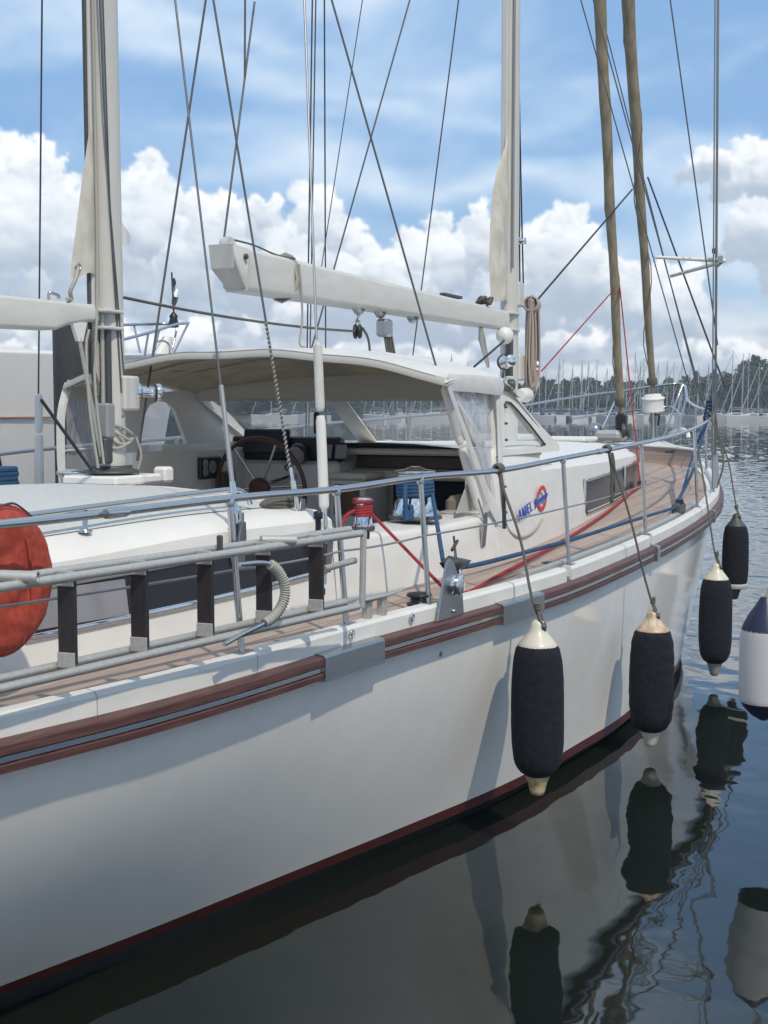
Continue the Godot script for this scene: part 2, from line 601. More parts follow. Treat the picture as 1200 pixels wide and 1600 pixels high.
# Blue air, high streaks of cirrus, a bank of cumulus all round the horizon and grey layers below it.
func sky_image() -> Image:
	var w := 4096
	var h := 2048
	var cw := 1024
	var ch := 512
	var coarse := Image.create(cw, ch, false, Image.FORMAT_RGB8)
	var n1 := fbm(201, 1.0, 6)
	var n2 := fbm(202, 1.0, 4)
	for y in ch:
		var el := 90.0 - (y + 0.5) * 180.0 / ch
		for x in cw:
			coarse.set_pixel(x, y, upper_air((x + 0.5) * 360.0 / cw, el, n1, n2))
	coarse.resize(w, h, Image.INTERPOLATE_CUBIC)
	# detailed strip from 20 degrees up down to the horizon
	var top := 20.0
	var rows := int(top / 180.0 * h)
	var r0 := h / 2 - rows
	var k := w / 360.0                     # pixels a degree
	var hgt := PackedFloat32Array()
	var lit := PackedFloat32Array()
	hgt.resize(w * rows)
	lit.resize(w * rows)
	hgt.fill(-1e9)
	rng.seed = 77
	# bodies of cloud: [azimuth from the view axis in degrees, top, half width, base] in degrees
	var bodies := []
	for c in [[40, 236, 105, 500], [170, 285, 65, 500], [300, 318, 70, 520], [455, 335, 60, 500], [570, 372, 65, 520], [640, 352, 50, 520], [800, 372, 70, 520], [120, 300, 80, 500], [228, 238, 72, 500], [330, 296, 75, 500], [415, 288, 34, 440], [495, 266, 52, 470], [535, 330, 40, 470], [615, 378, 65, 520], [680, 338, 52, 500], [752, 314, 48, 470], [865, 316, 85, 500], [950, 385, 60, 520], [1035, 405, 70, 540], [1098, 246, 40, 300], [1160, 240, 55, 330], [1190, 300, 70, 420], [-60, 260, 70, 480], [1290, 270, 90, 470]]:
		bodies.append([rad_to_deg(atan((c[0] - 600.0) / 2000.0)), (643.0 - c[1]) / 2000.0 * 57.3, c[2] / 2000.0 * 57.3, (643.0 - c[3]) / 2000.0 * 57.3])
	var az := 25.0
	while az < 333.0:
		var t := rng.randf_range(6.5, 11.8)
		bodies.append([az, t, rng.randf_range(1.2, 3.0), rng.randf_range(3.2, 5.5)])
		az += rng.randf_range(1.6, 3.4)
	# a farther, lower row, drawn first
	var low_row := []
	az = 0.0
	while az < 360.0:
		var bs := rng.randf_range(0.9, 3.4)
		low_row.append([az, bs + rng.randf_range(1.1, 2.6), rng.randf_range(1.3, 3.2), bs])
		az += rng.randf_range(0.9, 2.0)
	low_row.append_array(bodies)
	bodies = low_row
	var view := 64.6604                   # where the view axis falls in the panorama
	for b in bodies:
		var wide: float = b[2]
		var tall: float = b[1] - b[3]
		# large lobes fill the body, medium ones sit on them, small ones on those
		var lobes := 5 + int(wide * 3.0)
		for i in lobes:
			var t := (i + 0.5) / lobes * 2.0 - 1.0 + rng.randf_range(-0.12, 0.12)
			var r1 := minf(wide, tall) * rng.randf_range(0.26, 0.42) * (1.0 - 0.35 * absf(t))
			var e1: float = b[3] + (tall * sqrt(maxf(0.04, 1.0 - t * t))) * rng.randf_range(0.78, 1.0) - r1
			var a1: float = view + b[0] + t * wide * 0.9
			var z1 := rng.randf_range(-0.3, 0.3)
			z1 += 1.5 if b[1] > 6.1 else 0.0
			puff(hgt, lit, w, rows, top, k, a1, e1, r1, z1, 0.0, 0.0, b[3], b[1])
			# body below the lobe
			puff(hgt, lit, w, rows, top, k, a1, e1 - r1 * 1.1, r1 * 1.25, z1 + 0.1, 0.0, -0.2, b[3], b[1])
			puff(hgt, lit, w, rows, top, k, a1, e1 - r1 * 2.4, r1 * 1.4, z1 + 0.2, 0.0, -0.35, b[3], b[1])
			for j in 13:
				var th := rng.randf_range(-0.7, PI + 0.7)
				var q := sqrt(rng.randf_range(0.15, 1.0))
				var r2 := r1 * rng.randf_range(0.22, 0.42)
				var a2 := a1 + cos(th) * r1 * q * 0.95
				var e2 := e1 + sin(th) * r1 * q * 0.95
				var z2 := z1 + r1 * sqrt(maxf(0.0, 1.0 - q * q)) * 0.9 + r2 * 0.15
				puff(hgt, lit, w, rows, top, k, a2, e2, r2, z2, cos(th) * q, sin(th) * q, b[3], b[1])
				for m in 5:
					var t3 := rng.randf_range(-0.4, PI + 0.4)
					var q3 := sqrt(rng.randf_range(0.2, 1.0))
					var r3 := r2 * rng.randf_range(0.25, 0.45)
					puff(hgt, lit, w, rows, top, k, a2 + cos(t3) * r2 * q3, e2 + sin(t3) * r2 * q3, r3, z2 + r2 * sqrt(maxf(0.0, 1.0 - q3 * q3)) * 0.9, cos(th) * q * 0.6 + cos(t3) * q3 * 0.4, sin(th) * q * 0.6 + sin(t3) * q3 * 0.4, b[3], b[1])
	var n3 := fbm(203, 1.0, 4)
	var n4 := fbm(204, 1.0, 5)
	var data := coarse.get_data()
	for y in rows:
		var el := top - (y + 0.5) / k
		for x in w:
			var a := (x + 0.5) / k
			# look the clouds up where turbulence has carried them
			var px := cos(a * 0.0174533) * 57.3
			var pz := sin(a * 0.0174533) * 57.3
			var wx := n3.get_noise_3d(px * 0.9, el * 0.9, pz * 0.9)
			var wy := n3.get_noise_3d(px * 0.9 + 91.0, el * 0.9, pz * 0.9)
			var sx := posmod(x + int(roundf(wx * 5.0)), w)
			var sy := clampi(y + int(roundf(wy * 5.0)), 0, rows - 1)
			var i := sy * w + sx
			var c := 0.0
			var l := 0.0
			# soften by taking the mean of a few neighbours
			for d in [0, -1, 1, -w, w]:
				var j: int = clampi(i + d, 0, w * rows - 1)
				if hgt[j] > -1e8:
					c += 0.2
					l += 0.2 * lit[j]
			var o := ((r0 + y) * w + x) * 3
			var r := data[o] / 255.0
			var g := data[o + 1] / 255.0
			var bl := data[o + 2] / 255.0
			# grey layers low down
			var band := n4.get_noise_3d(px * 0.10, el * 0.42, pz * 0.10)
			var fine := n4.get_noise_3d(px * 0.4 + 7.0, el * 1.0, pz * 0.4)
			var low := smoothstep(6.5, 3.0, el + band * 2.2)
			var lt := clampf(0.55 + band * 0.9 + fine * 0.45, 0.0, 1.0)
			if low > 0.0:
				r = lerpf(r, lerpf(0.53, 0.81, lt), low)
				g = lerpf(g, lerpf(0.58, 0.825, lt), low)
				bl = lerpf(bl, lerpf(0.645, 0.835, lt), low)
			if c > 0.0:
				l /= c
				var t := clampf(l + fine * 0.16 + band * 0.2, 0.0, 1.0)
				t = t * t * (3.0 - 2.0 * t)
				var fade := smoothstep(0.3, 2.0, el + fine) * smoothstep(0.0, 0.75, c) * 0.95
				r = lerpf(r, lerpf(0.60, 0.90, t), fade)
				g = lerpf(g, lerpf(0.65, 0.90, t), fade)
				bl = lerpf(bl, lerpf(0.71, 0.90, t), fade)
			data[o] = int(clampf(r, 0, 1) * 255.0 + 0.5)
			data[o + 1] = int(clampf(g, 0, 1) * 255.0 + 0.5)
			data[o + 2] = int(clampf(bl, 0, 1) * 255.0 + 0.5)
	return Image.create_from_data(w, h, false, Image.FORMAT_RGB8, data)

func upper_air(a: float, el: float, n1: FastNoiseLite, n2: FastNoiseLite) -> Color:
	if el < 0.0:
		return Color(0.55, 0.6, 0.64)
	var c: Color
	if el < 12.0:
		c = Color(0.60, 0.70, 0.78).lerp(Color(0.425, 0.575, 0.745), el / 12.0)
	elif el < 40.0:
		c = Color(0.425, 0.575, 0.745).lerp(Color(0.41, 0.535, 0.69), (el - 12.0) / 28.0)
	else:
		c = Color(0.41, 0.535, 0.69).lerp(Color(0.38, 0.49, 0.64), (el - 40.0) / 50.0)
	# thin high cloud in slanting drifts, plus whitening overhead added as fill light
	var x := cos(deg_to_rad(a)) * 57.3
	var z := sin(deg_to_rad(a)) * 57.3
	var sl := el * 1.15
	var warp := n2.get_noise_3d(x * 0.05, sl * 0.09, z * 0.05) * 3.0
	var s := n1.get_noise_3d(x * 0.055 + sl * 0.05, sl * 0.17 + warp * 0.3, z * 0.055 - sl * 0.05) * 0.5 + 0.5
	var broad := n2.get_noise_3d(x * 0.022 + 9.0, sl * 0.05, z * 0.022) * 0.5 + 0.5
	var veil_and_fill := smoothstep(0.45, 0.95, s * 0.8 + broad * 0.38) * 0.8 + broad * 0.22 + 0.34 * smoothstep(15.0, 45.0, el)
	return c.lerp(Color(0.78, 0.82, 0.86), clampf(veil_and_fill, 0.0, 0.92))

func puff(hgt: PackedFloat32Array, lit: PackedFloat32Array, w: int, rows: int, top: float, k: float, a: float, el: float, r: float, lift: float, nx: float, ny: float, base: float, crest: float) -> void:
	var cx := a * k
	var cy := (top - el) * k
	var pr := maxf(r * k, 1.2)
	for y in range(maxi(0, int(cy - pr)), mini(rows - 1, int(cy + pr)) + 1):
		var dy := (y - cy) / pr
		var ey := top - y / k
		if ey < base:
			break
		var deep := smoothstep(lerpf(base, crest, 0.75), base, ey) * 0.5
		for x in range(int(cx - pr), int(cx + pr) + 1):
			var dx := (x - cx) / pr
			var d := dx * dx + dy * dy
			if d < 1.0:
				var nz := sqrt(1.0 - d)
				var i := y * w + posmod(x, w)
				var zz := lift + r * nz
				if zz > hgt[i]:
					hgt[i] = zz
					lit[i] = 0.62 + 0.5 * ((dx * 0.5 + nx * 0.5) * 0.3 + (ny * 0.55 - dy * 0.45) * 0.75 + (nz - 0.6) * 0.25) - deep

# ---------------------------------------------------------------- water and the far shore
func ripple(p: Vector2, n: Array) -> float:
	# calm in the lee of the yacht, broken further out
	var hull := clampf((p.y - 2.0) / 5.0, 0.0, 1.0)
	var ahead := clampf((p.x - 11.0) / 9.0, 0.0, 1.0)
	var open := clampf(maxf(hull * 0.8, ahead), 0.0, 1.0)
	var a := 0.0035 + 0.0075 * open
	var q := Vector2(p.x * 0.82 - p.y * 0.57, p.x * 0.57 + p.y * 0.82)
	return a * (n[0].get_noise_2d(q.x * 0.8, q.y * 1.3) + 0.45 * open * n[1].get_noise_2d(q.x * 1.6, q.y * 3.4) + 0.22 * n[1].get_noise_2d(q.x * 2.6 + 31.0, q.y * 3.0) + 0.05 * n[1].get_noise_2d(q.x * 7.0 + 11.0, q.y * 9.0))

func make_water() -> void:
	var n := [fbm(301, 1.0, 2), fbm(302, 1.0, 2)]
	var eye := Vector2(0.0, 4.36)
	var ax := Vector2(0.9038, -0.428)
	var rt := Vector2(0.428, 0.9038)
	var rows := []
	# rows further and further apart away from the quay
	var d := 3.2
	var dists := [-40.0, -12.0, -3.0, 1.0]
	while d < 60.0:
		dists.append(d)
		d *= 1.0055
	while d < 900.0:
		dists.append(d)
		d *= 1.02
	for extra in [1400.0, 2200.0, 3400.0]:
		dists.append(extra)
	var cols := []
	for i in 261:
		var t := (i - 130) / 130.0
		cols.append(t * 0.42)
	for e in [0.6, 1.2, 3.0]:
		cols.append(e)
		cols.insert(0, -e)
	var pts := PackedVector3Array()
	var nor := PackedVector3Array()
	for dd in dists:
		for c in cols:
			var p: Vector2 = eye + ax * dd + rt * (c * maxf(dd, 30.0) if dd < 1.5 else c * (dd + 1.0))
			var hh := 0.0
			var nn := Vector3.UP
			if dd > 1.5 and absf(c) < 0.45:
				var e: float = 0.012 + dd * 0.0012
				var far: float = 1.0 / (1.0 + maxf(dd - 45.0, 0.0) / 70.0)
				hh = ripple(p, n) * (1.0 if dd < 60.0 else far)
				var gx: float = (ripple(p + Vector2(e, 0), n) - ripple(p - Vector2(e, 0), n)) / (2 * e)
				var gz: float = (ripple(p + Vector2(0, e), n) - ripple(p - Vector2(0, e), n)) / (2 * e)
				nn = Vector3(-gx * far, 1.0, -gz * far).normalized()
			pts.append(V(p.x, WL + hh, p.y))
			nor.append(nn)
	var idx := PackedInt32Array()
	var m := cols.size()
	for j in dists.size() - 1:
		for i in m - 1:
			var a := j * m + i
			# ax x rt points up: emit clockwise seen from above
			idx.append_array(PackedInt32Array([a, a + m, a + 1, a + 1, a + m, a + m + 1]))
	var ar := []
	ar.resize(Mesh.ARRAY_MAX)
	ar[Mesh.ARRAY_VERTEX] = pts
	ar[Mesh.ARRAY_NORMAL] = nor
	ar[Mesh.ARRAY_INDEX] = idx
	var me := ArrayMesh.new()
	me.add_surface_from_arrays(Mesh.PRIMITIVE_TRIANGLES, ar)
	var wm := mat("water", lin(0.008, 0.012, 0.010), 0.03)
	wm.metallic_specular = 0.62
	var o := MeshInstance3D.new()
	o.name = "water"
	o.mesh = me
	o.material_override = wm
	add_child(o)
	o.set_meta("kind", "structure")

func far_point(px: float, dist: float) -> Vector3:
	# a bearing given as the offset from the view axis, at a distance along it
	var t := (px - 600.0) / 2000.0
	dist *= 1.25
	return V(dist * (0.9038 + 0.428 * t), 0.0, 4.36 + dist * (-0.428 + 0.9038 * t))

func make_far_shore() -> void:
	# low bank
	var rows := []
	for s in [[318.0, WL - 0.3], [322.0, 0.5], [330.0, 1.2], [420.0, 3.5]]:
		var r := []
		for i in 41:
			var p := far_point(-900.0 + i * 75.0, s[0] + 6.0 * sin(i * 1.7))
			r.append(V(p.x, s[1], p.z))
		rows.append(r)
	struct("bank", MB.new().sheet(rows, Vector3.UP), M.bank_earth)
	# the wood on it: many small leafy clumps filling uneven crowns
	rng.seed = 5
	var leaf := MB.new()
	for i in 9:
		var c := V(rng.randf_range(-0.5, 0.5), rng.randf_range(-0.5, 0.5), rng.randf_range(-0.5, 0.5))
		var u := V(rng.randf_range(-1, 1), rng.randf_range(-1, 1), rng.randf_range(-1, 1)).normalized() * 0.42
		var w2 := u.cross(V(rng.randf_range(-1, 1), rng.randf_range(-1, 1), rng.randf_range(-1, 1))).normalized() * 0.3
		var b := leaf.v.size()
		leaf.v.append_array(PackedVector3Array([c - u, c + w2, c + u, c - w2]))
		leaf.quad(b, b + 1, b + 2, b + 3)
	var spots := []
	var tints := []
	var px := -850.0
	while px < 1980.0:
		for row in 3:
			var dist := 328.0 + row * 16.0 + rng.randf_range(-5, 5)
			var p := far_point(px + rng.randf_range(-8, 8), dist)
			var tall := tab([[-850, 12.5], [200, 10.5], [420, 10.5], [600, 11.0], [830, 9.2], [900, 10.0], [1000, 9.3], [1080, 10.8], [1120, 11.5], [1160, 15.0], [1210, 17.5], [1400, 18.0], [2000, 13.0]], px)
			tall *= 1.22 * rng.randf_range(0.84, 1.1) * (0.82 + row * 0.1)
			var wide := rng.randf_range(3.2, 5.4)
			var pine := rng.randf() < 0.12
			var tone := Color(0.034, 0.05, 0.02).lerp(Color(0.06, 0.08, 0.032), rng.randf())
			if pine:
				tone = Color(0.03, 0.044, 0.028)
				tall *= 1.12
				wide *= 0.55
			for i in (110 if px > 200.0 and px < 1300.0 else 34):
				var f := pow(rng.randf(), 0.75)
				var rad := wide * (sqrt(maxf(0.05, 1.0 - pow(f * 2.0 - 0.95, 2.0))) if not pine else 1.05 - f)
				var th := rng.randf() * TAU
				var q := sqrt(rng.randf()) * rad
				var s := rng.randf_range(0.8, 1.9) * (1.0 if px > 200.0 and px < 1300.0 else 1.9)
				var tf := Transform3D(Basis.from_euler(V(rng.randf() * TAU, rng.randf() * TAU, 0)).scaled(V(s, s, s)), V(p.x + cos(th) * q, 0.8 + f * (tall - 0.8), p.z + sin(th) * q))
				spots.append(tf)
				tints.append(tone * rng.randf_range(0.75, 1.3))
		px += 13.0 if px > 200.0 and px < 1300.0 else 26.0
	var mm := MultiMesh.new()
	mm.transform_format = MultiMesh.TRANSFORM_3D
	mm.use_colors = true
	mm.mesh = leaf.mesh(Vector3.ZERO)
	mm.instance_count = spots.size()
	for i in spots.size():
		mm.set_instance_transform(i, spots[i])
		var c: Color = tints[i]
		mm.set_instance_color(i, Color(c.r, c.g, c.b, 1.0))
	var o := MultiMeshInstance3D.new()
	o.name = "woodland"
	o.multimesh = mm
	o.material_override = M.foliage
	add_child(o)
	o.set_meta("kind", "stuff")
	o.set_meta("label", "dark green wood along the far shore behind the moored boats")
	o.set_meta("category", "trees")

func far_yacht(len_: float, mast_h: float, hull_m: Material, cover: Material, kind: int) -> Node3D:
	var root := Node3D.new()
	var hull := MB.new()
	var b := len_ * 0.155
	var fb := 1.15
	var ringset := []
	for i in 9:
		var t := i / 8.0
		var x := (t - 0.5) * len_
		var wd := b * (0.72 + 0.28 * sin(t * PI)) if t < 0.5 else b * pow(maxf(0.0, 1.0 - pow((t - 0.5) * 2.0, 2.2)), 0.8)
		wd = maxf(wd, 0.04)
		var top := fb + 0.25 * t * t
		ringset.append([V(x, -0.25, wd * 0.75), V(x + (0.35 if i == 8 else 0.0), top, wd), V(x + (0.35 if i == 8 else 0.0), top + 0.03, wd * 0.9), V(x + (0.35 if i == 8 else 0.0), top + 0.05, -wd * 0.9), V(x + (0.35 if i == 8 else 0.0), top, -wd), V(x, -0.25, -wd * 0.75)])
	# sides, deck and transom as sheets of their own, so that the edges stay crisp
	for c in [[0, 1, V(0, 0, 1)], [1, 2, V(0, 1, 1)], [2, 3, V(0, 1, 0)], [3, 4, V(0, 1, -1)], [4, 5, V(0, 0, -1)]]:
		var r0 := []
		var r1 := []
		for q in ringset:
			r0.append(q[c[0]])
			r1.append(q[c[1]])
		hull.sheet([r0, r1], c[2])
	hull._face([ringset[0][0], ringset[0][1], ringset[0][4], ringset[0][5]], V(0, 0.5, 0))
	part(root, "hull", hull, hull_m)
	var cab := MB.new()
	cab.skin([[V(-0.12 * len_, fb, b * 0.62), V(-0.12 * len_, fb + 0.62, b * 0.5), V(-0.12 * len_, fb + 0.62, -b * 0.5), V(-0.12 * len_, fb, -b * 0.62)], [V(0.1 * len_, fb + 0.05, b * 0.55), V(0.09 * len_, fb + 0.55, b * 0.42), V(0.09 * len_, fb + 0.55, -b * 0.42), V(0.1 * len_, fb + 0.05, -b * 0.55)], [V(0.24 * len_, fb + 0.08, b * 0.35), V(0.2 * len_, fb + 0.3, b * 0.25), V(0.2 * len_, fb + 0.3, -b * 0.25), V(0.24 * len_, fb + 0.08, -b * 0.35)]])
	part(root, "cabin", cab, M.far_white)
	for s in [-1, 1]:
		part(root, "window", MB.new().box(V(-0.01 * len_, fb + 0.36, s * b * 0.535), V(len_ * 0.16, 0.18, 0.05), 0.01), M.far_window)
	var hood := MB.new()
	hood.skin([[V(-0.2 * len_, fb + 0.05, b * 0.55), V(-0.2 * len_, fb + 1.05, b * 0.45), V(-0.2 * len_, fb + 1.05, -b * 0.45), V(-0.2 * len_, fb + 0.05, -b * 0.55)], [V(-0.1 * len_, fb + 0.55, b * 0.5), V(-0.12 * len_, fb + 1.0, b * 0.42), V(-0.12 * len_, fb + 1.0, -b * 0.42), V(-0.1 * len_, fb + 0.55, -b * 0.5)]])
	part(root, "spray_hood", hood, cover)
	var mx := 0.08 * len_
	part(root, "mast", MB.new().tube([V(mx, fb + 0.4, 0), V(mx - 0.1, mast_h, 0)], [0.11, 0.07], 6), M.far_mast)
	part(root, "boom", MB.new().rod(V(mx - 0.15, fb + 1.35, 0), V(-0.26 * len_, fb + 1.4, 0), 0.1, 6), M.far_mast)
	part(root, "sail_bag", MB.new().tube([V(mx - 0.3, fb + 1.62, 0), V(mx - 1.4, fb + 1.66, 0), V(-0.25 * len_, fb + 1.52, 0)], [0.24, 0.22, 0.12], 6), cover)
	for hh in [0.45, 0.72]:
		part(root, "spreader", MB.new().rod(V(mx - 0.1, mast_h * hh, -0.9), V(mx - 0.1, mast_h * hh, 0.9), 0.045, 5), M.far_mast)
	for s in [-1, 1]:
		part(root, "shroud", MB.new().tube([V(mx - 0.2, fb, s * b * 0.9), V(mx - 0.1, mast_h * 0.45, s * 0.9), V(mx - 0.1, mast_h * 0.97, 0)], 0.02, 4), M.far_mast)
	part(root, "furled_jib", MB.new().tube([V(len_ * 0.5, fb + 0.6, 0), V(mx + 0.1, mast_h * 0.93, 0)], [0.11, 0.05], 6), M.far_cream if kind != 1 else M.far_mast)
	part(root, "backstay", MB.new().rod(V(-len_ * 0.5, fb + 0.1, 0), V(mx - 0.1, mast_h, 0), 0.02, 4), M.far_mast)
	part(root, "guard_rail", MB.new().tube([V(-len_ * 0.48, fb + 0.65, b * 0.7), V(0, fb + 0.65, b * 0.95), V(len_ * 0.42, fb + 0.85, b * 0.35), V(len_ * 0.5, fb + 0.9, 0), V(len_ * 0.42, fb + 0.85, -b * 0.35), V(0, fb + 0.65, -b * 0.95), V(-len_ * 0.48, fb + 0.65, -b * 0.7)], 0.02, 4), M.far_mast)
	return root

func make_far_boats() -> void:
	rng.seed = 42
	var protos := [far_yacht(10.5, 13.6, M.far_white, M.far_canvas, 0), far_yacht(11.8, 15.4, M.far_white, M.far_grey, 1), far_yacht(9.2, 12.0, M.far_navy, M.far_cream, 2), far_yacht(12.8, 16.6, M.far_grey, M.far_cream, 0)]
	var looks := ["white yacht with navy canvas", "white yacht with grey canvas", "dark blue yacht with cream canvas", "grey yacht with cream canvas"]
	# bearing, distance, type, heading
	var list := []
	var px := 836.0
	while px < 1132.0:
		list.append([px, rng.randf_range(276, 300), [0, 1, 0, 1, 1, 0, 0, 2, 3][rng.randi() % 7], rng.randf_range(-35, 35) + (90.0 if rng.randf() < 0.3 else 0.0)])
		px += rng.randf_range(9.0, 17.0)
	list.append_array([[1148, 262, 1, 80.0], [1164, 268, 3, 60.0], [1172, 246, 1, 105.0], [1188, 258, 0, 100.0], [1215, 262, 1, 75.0]])
	list.append_array([[318, 290, 0, 60.0], [430, 292, 1, 95.0], [486, 300, 0, 70.0], [588, 288, 1, 30.0], [604, 284, 0, 60.0], [622, 287, 2, 20.0], [640, 286, 1, 75.0], [660, 288, 0, 40.0], [679, 284, 0, 85.0], [708, 290, 1, 30.0], [735, 286, 0, 60.0]])
	list.sort_custom(func(p, q): return p[0] < q[0])
	var ordinal := ["first", "second", "third", "fourth", "fifth", "sixth", "seventh", "eighth", "ninth", "tenth", "eleventh", "twelfth", "thirteenth", "fourteenth", "fifteenth", "sixteenth", "seventeenth", "eighteenth", "nineteenth", "twentieth", "twenty-first", "twenty-second", "twenty-third", "twenty-fourth", "twenty-fifth", "twenty-sixth", "twenty-seventh", "twenty-eighth", "twenty-ninth", "thirtieth", "thirty-first", "thirty-second", "thirty-third", "thirty-fourth", "thirty-fifth", "thirty-sixth", "thirty-seventh"]
	var count := {}
	for a in list:
		var o: Node3D = protos[a[2]].duplicate()
		o.name = numbered(self, "moored_yacht")
		add_child(o)
		var p := far_point(a[0], a[1])
		o.position = V(p.x, WL, p.z)
		o.rotation.y = deg_to_rad(25.34 + a[3])
		var s := rng.randf_range(1.02, 1.24)
		o.scale = V(s, s, s)
		var where := "in far row right of mainmast"
		if a[0] > 1140:
			where = "below tall trees at right edge"
		elif a[0] < 740:
			where = "seen far off through windscreen"
		var kk: int = count.get(where, 0)
		count[where] = kk + 1
		o.set_meta("label", looks[a[2]] + ", " + ordinal[kk] + " from left " + where)
		o.set_meta("category", "yacht")
		o.set_meta("group", "yachts moored along the far shore")
	for q in protos:
		q.free()
	# the floating pontoon that they lie at
	var mb := MB.new()
	var a0 := far_point(815, 304)
	var a1 := far_point(1140, 304)
	var dir := (a1 - a0).normalized()
	mb.box((a0 + a1) * 0.5 + V(0, 0.12, 0), V((a1 - a0).length(), 0.35, 2.4), 0.03, Basis(dir, Vector3.UP, dir.cross(Vector3.UP)))
	var pt := thing("pontoon", (a0 + a1) * 0.5 + V(0, WL, 0), "long grey floating pontoon behind the distant moored yachts", "pontoon")
	part(pt, "deck", mb, M.far_grey)

# ---------------------------------------------------------------- the yacht: lines
const DECK_HALF := [[0.8, 1.15], [2.0, 1.42], [3.05, 1.59], [3.57, 1.69], [4.2, 1.765], [5.08, 1.83], [6.0, 1.945], [7.16, 2.08], [8.3, 2.115], [9.2, 2.118], [10.76, 2.085], [11.9, 2.016], [13.2, 1.865], [14.5, 1.6], [15.8, 1.24], [17.0, 0.8], [18.0, 0.36], [18.6, 0.03]]
const WATER_HALF := [[0.8, 0.1], [2.6, 0.58], [3.77, 0.894], [4.36, 1.074], [5.1, 1.27], [6.02, 1.511], [7.24, 1.796], [8.2, 1.904], [9.08, 1.975], [10.2, 1.965], [11.4, 1.885], [12.8, 1.6], [14.2, 1.16], [15.6, 0.66], [16.7, 0.24], [17.3, 0.02]]
const TRUNK_HALF := [[2.0, 0.8], [3.6, 1.06], [5.2, 1.34], [6.0, 1.40], [6.7, 1.45], [8.2, 1.46], [9.4, 1.41], [10.4, 1.32], [11.5, 1.2], [12.5, 1.07], [13.5, 0.94], [14.3, 0.8], [15.0, 0.58], [15.35, 0.36], [15.5, 0.02]]
const BOW_END := 18.6

func sheer(x: float) -> float:
	return 1.36 + 0.0022 * (x - 5.0) * (x - 5.0) + (0.004 * (x - 13.0) * (x - 13.0) if x > 13.0 else 0.0)

func half(x: float) -> float:
	return tab(DECK_HALF, x)

func deck_y(x: float) -> float:
	return sheer(x) - 0.07

func trunk(x: float) -> float:
	return tab(TRUNK_HALF, x)

func hull_point(t: float, h: float, side: float) -> Vector3:
	# t along the length, h from 0 at the waterline to 1 at the sheer; below 0 the bottom
	var xd := lerpf(0.8, BOW_END, t)
	var xw := lerpf(0.8, 17.3, t)
	var zd := half(xd)
	var zw := tab(WATER_HALF, xw)
	if h < 0.0:
		var q := 1.0 + h * 0.35
		return V(xw - 0.4 * t * -h, h * 0.6, side * zw * q)
	var y := h * sheer(xd)
	var e := lerpf(1.75, 1.2, smoothstep(0.35, 0.85, t))
	var g := 1.0 - pow(1.0 - h, e)
	return V(lerpf(xw, xd, h), y, side * lerpf(zw, zd, g))

func hull_band(h0: float, h1: float, n: int, hint_side: Array) -> MB:
	var mb := MB.new()
	for s in hint_side:
		var rows := []
		for j in n + 1:
			var h := lerpf(h0, h1, float(j) / n)
			var r := []
			for i in 91:
				r.append(hull_point(i / 90.0, h, s))
			rows.append(r)
		mb.sheet(rows, V(0, 0, s))
	return mb

# plan normal and edge point of the deck line
func edge(x: float, side: float, out: float, up: float) -> Vector3:
	var d := (half(x + 0.02) - half(x - 0.02)) / 0.04
	var n := Vector2(-d, 1.0).normalized()
	return V(x + n.x * out, sheer(x) + up, side * (half(x) + n.y * out))

# profile [[out, up], ...] closed, swept along the deck edge
func edge_sweep(mb: MB, x0: float, x1: float, prof: Array, side := 1.0, step := 0.2) -> MB:
	var rows := []
	var n := maxi(1, int(ceil((x1 - x0) / step)))
	# hard corners: one strip of faces for each side of the profile
	for k in prof.size():
		var a: Array = prof[k]
		var b: Array = prof[(k + 1) % prof.size()]
		var r0 := []
		var r1 := []
		for i in n + 1:
			var x := lerpf(x0, x1, float(i) / n)
			r0.append(edge(x, side, a[0], a[1]))
			r1.append(edge(x, side, b[0], b[1]))
		var c := Vector2.ZERO
		for p in prof:
			c += Vector2(p[0], p[1])
		c /= prof.size()
		var m := (Vector2(a[0], a[1]) + Vector2(b[0], b[1])) * 0.5 - c
		var nrm := Vector2(b[1] - a[1], a[0] - b[0])
		if nrm.dot(m) < 0.0:
			nrm = -nrm
		mb.sheet([r0, r1], V(0, nrm.y, side * nrm.x))
	for x in [x0, x1]:
		var q := []
		for p in prof:
			q.append(edge(x, side, p[0], p[1]))
		mb._face(q, edge((x0 + x1) * 0.5, side, 0, 0))
	return mb

func make_yacht() -> Node3D:
	var y := thing("sailing_yacht", V(10, WL, 0), "large white ketch with two masts, canvas cockpit cover and mahogany rubbing strake", "yacht")
	make_hull(y)
	make_deckhouse(y)
	make_cockpit(y)
	make_dodger(y)
	make_rails(y)
	make_masts(y)
	make_rigging(y)
	make_deck_gear(y)
	make_bow(y)
	return y

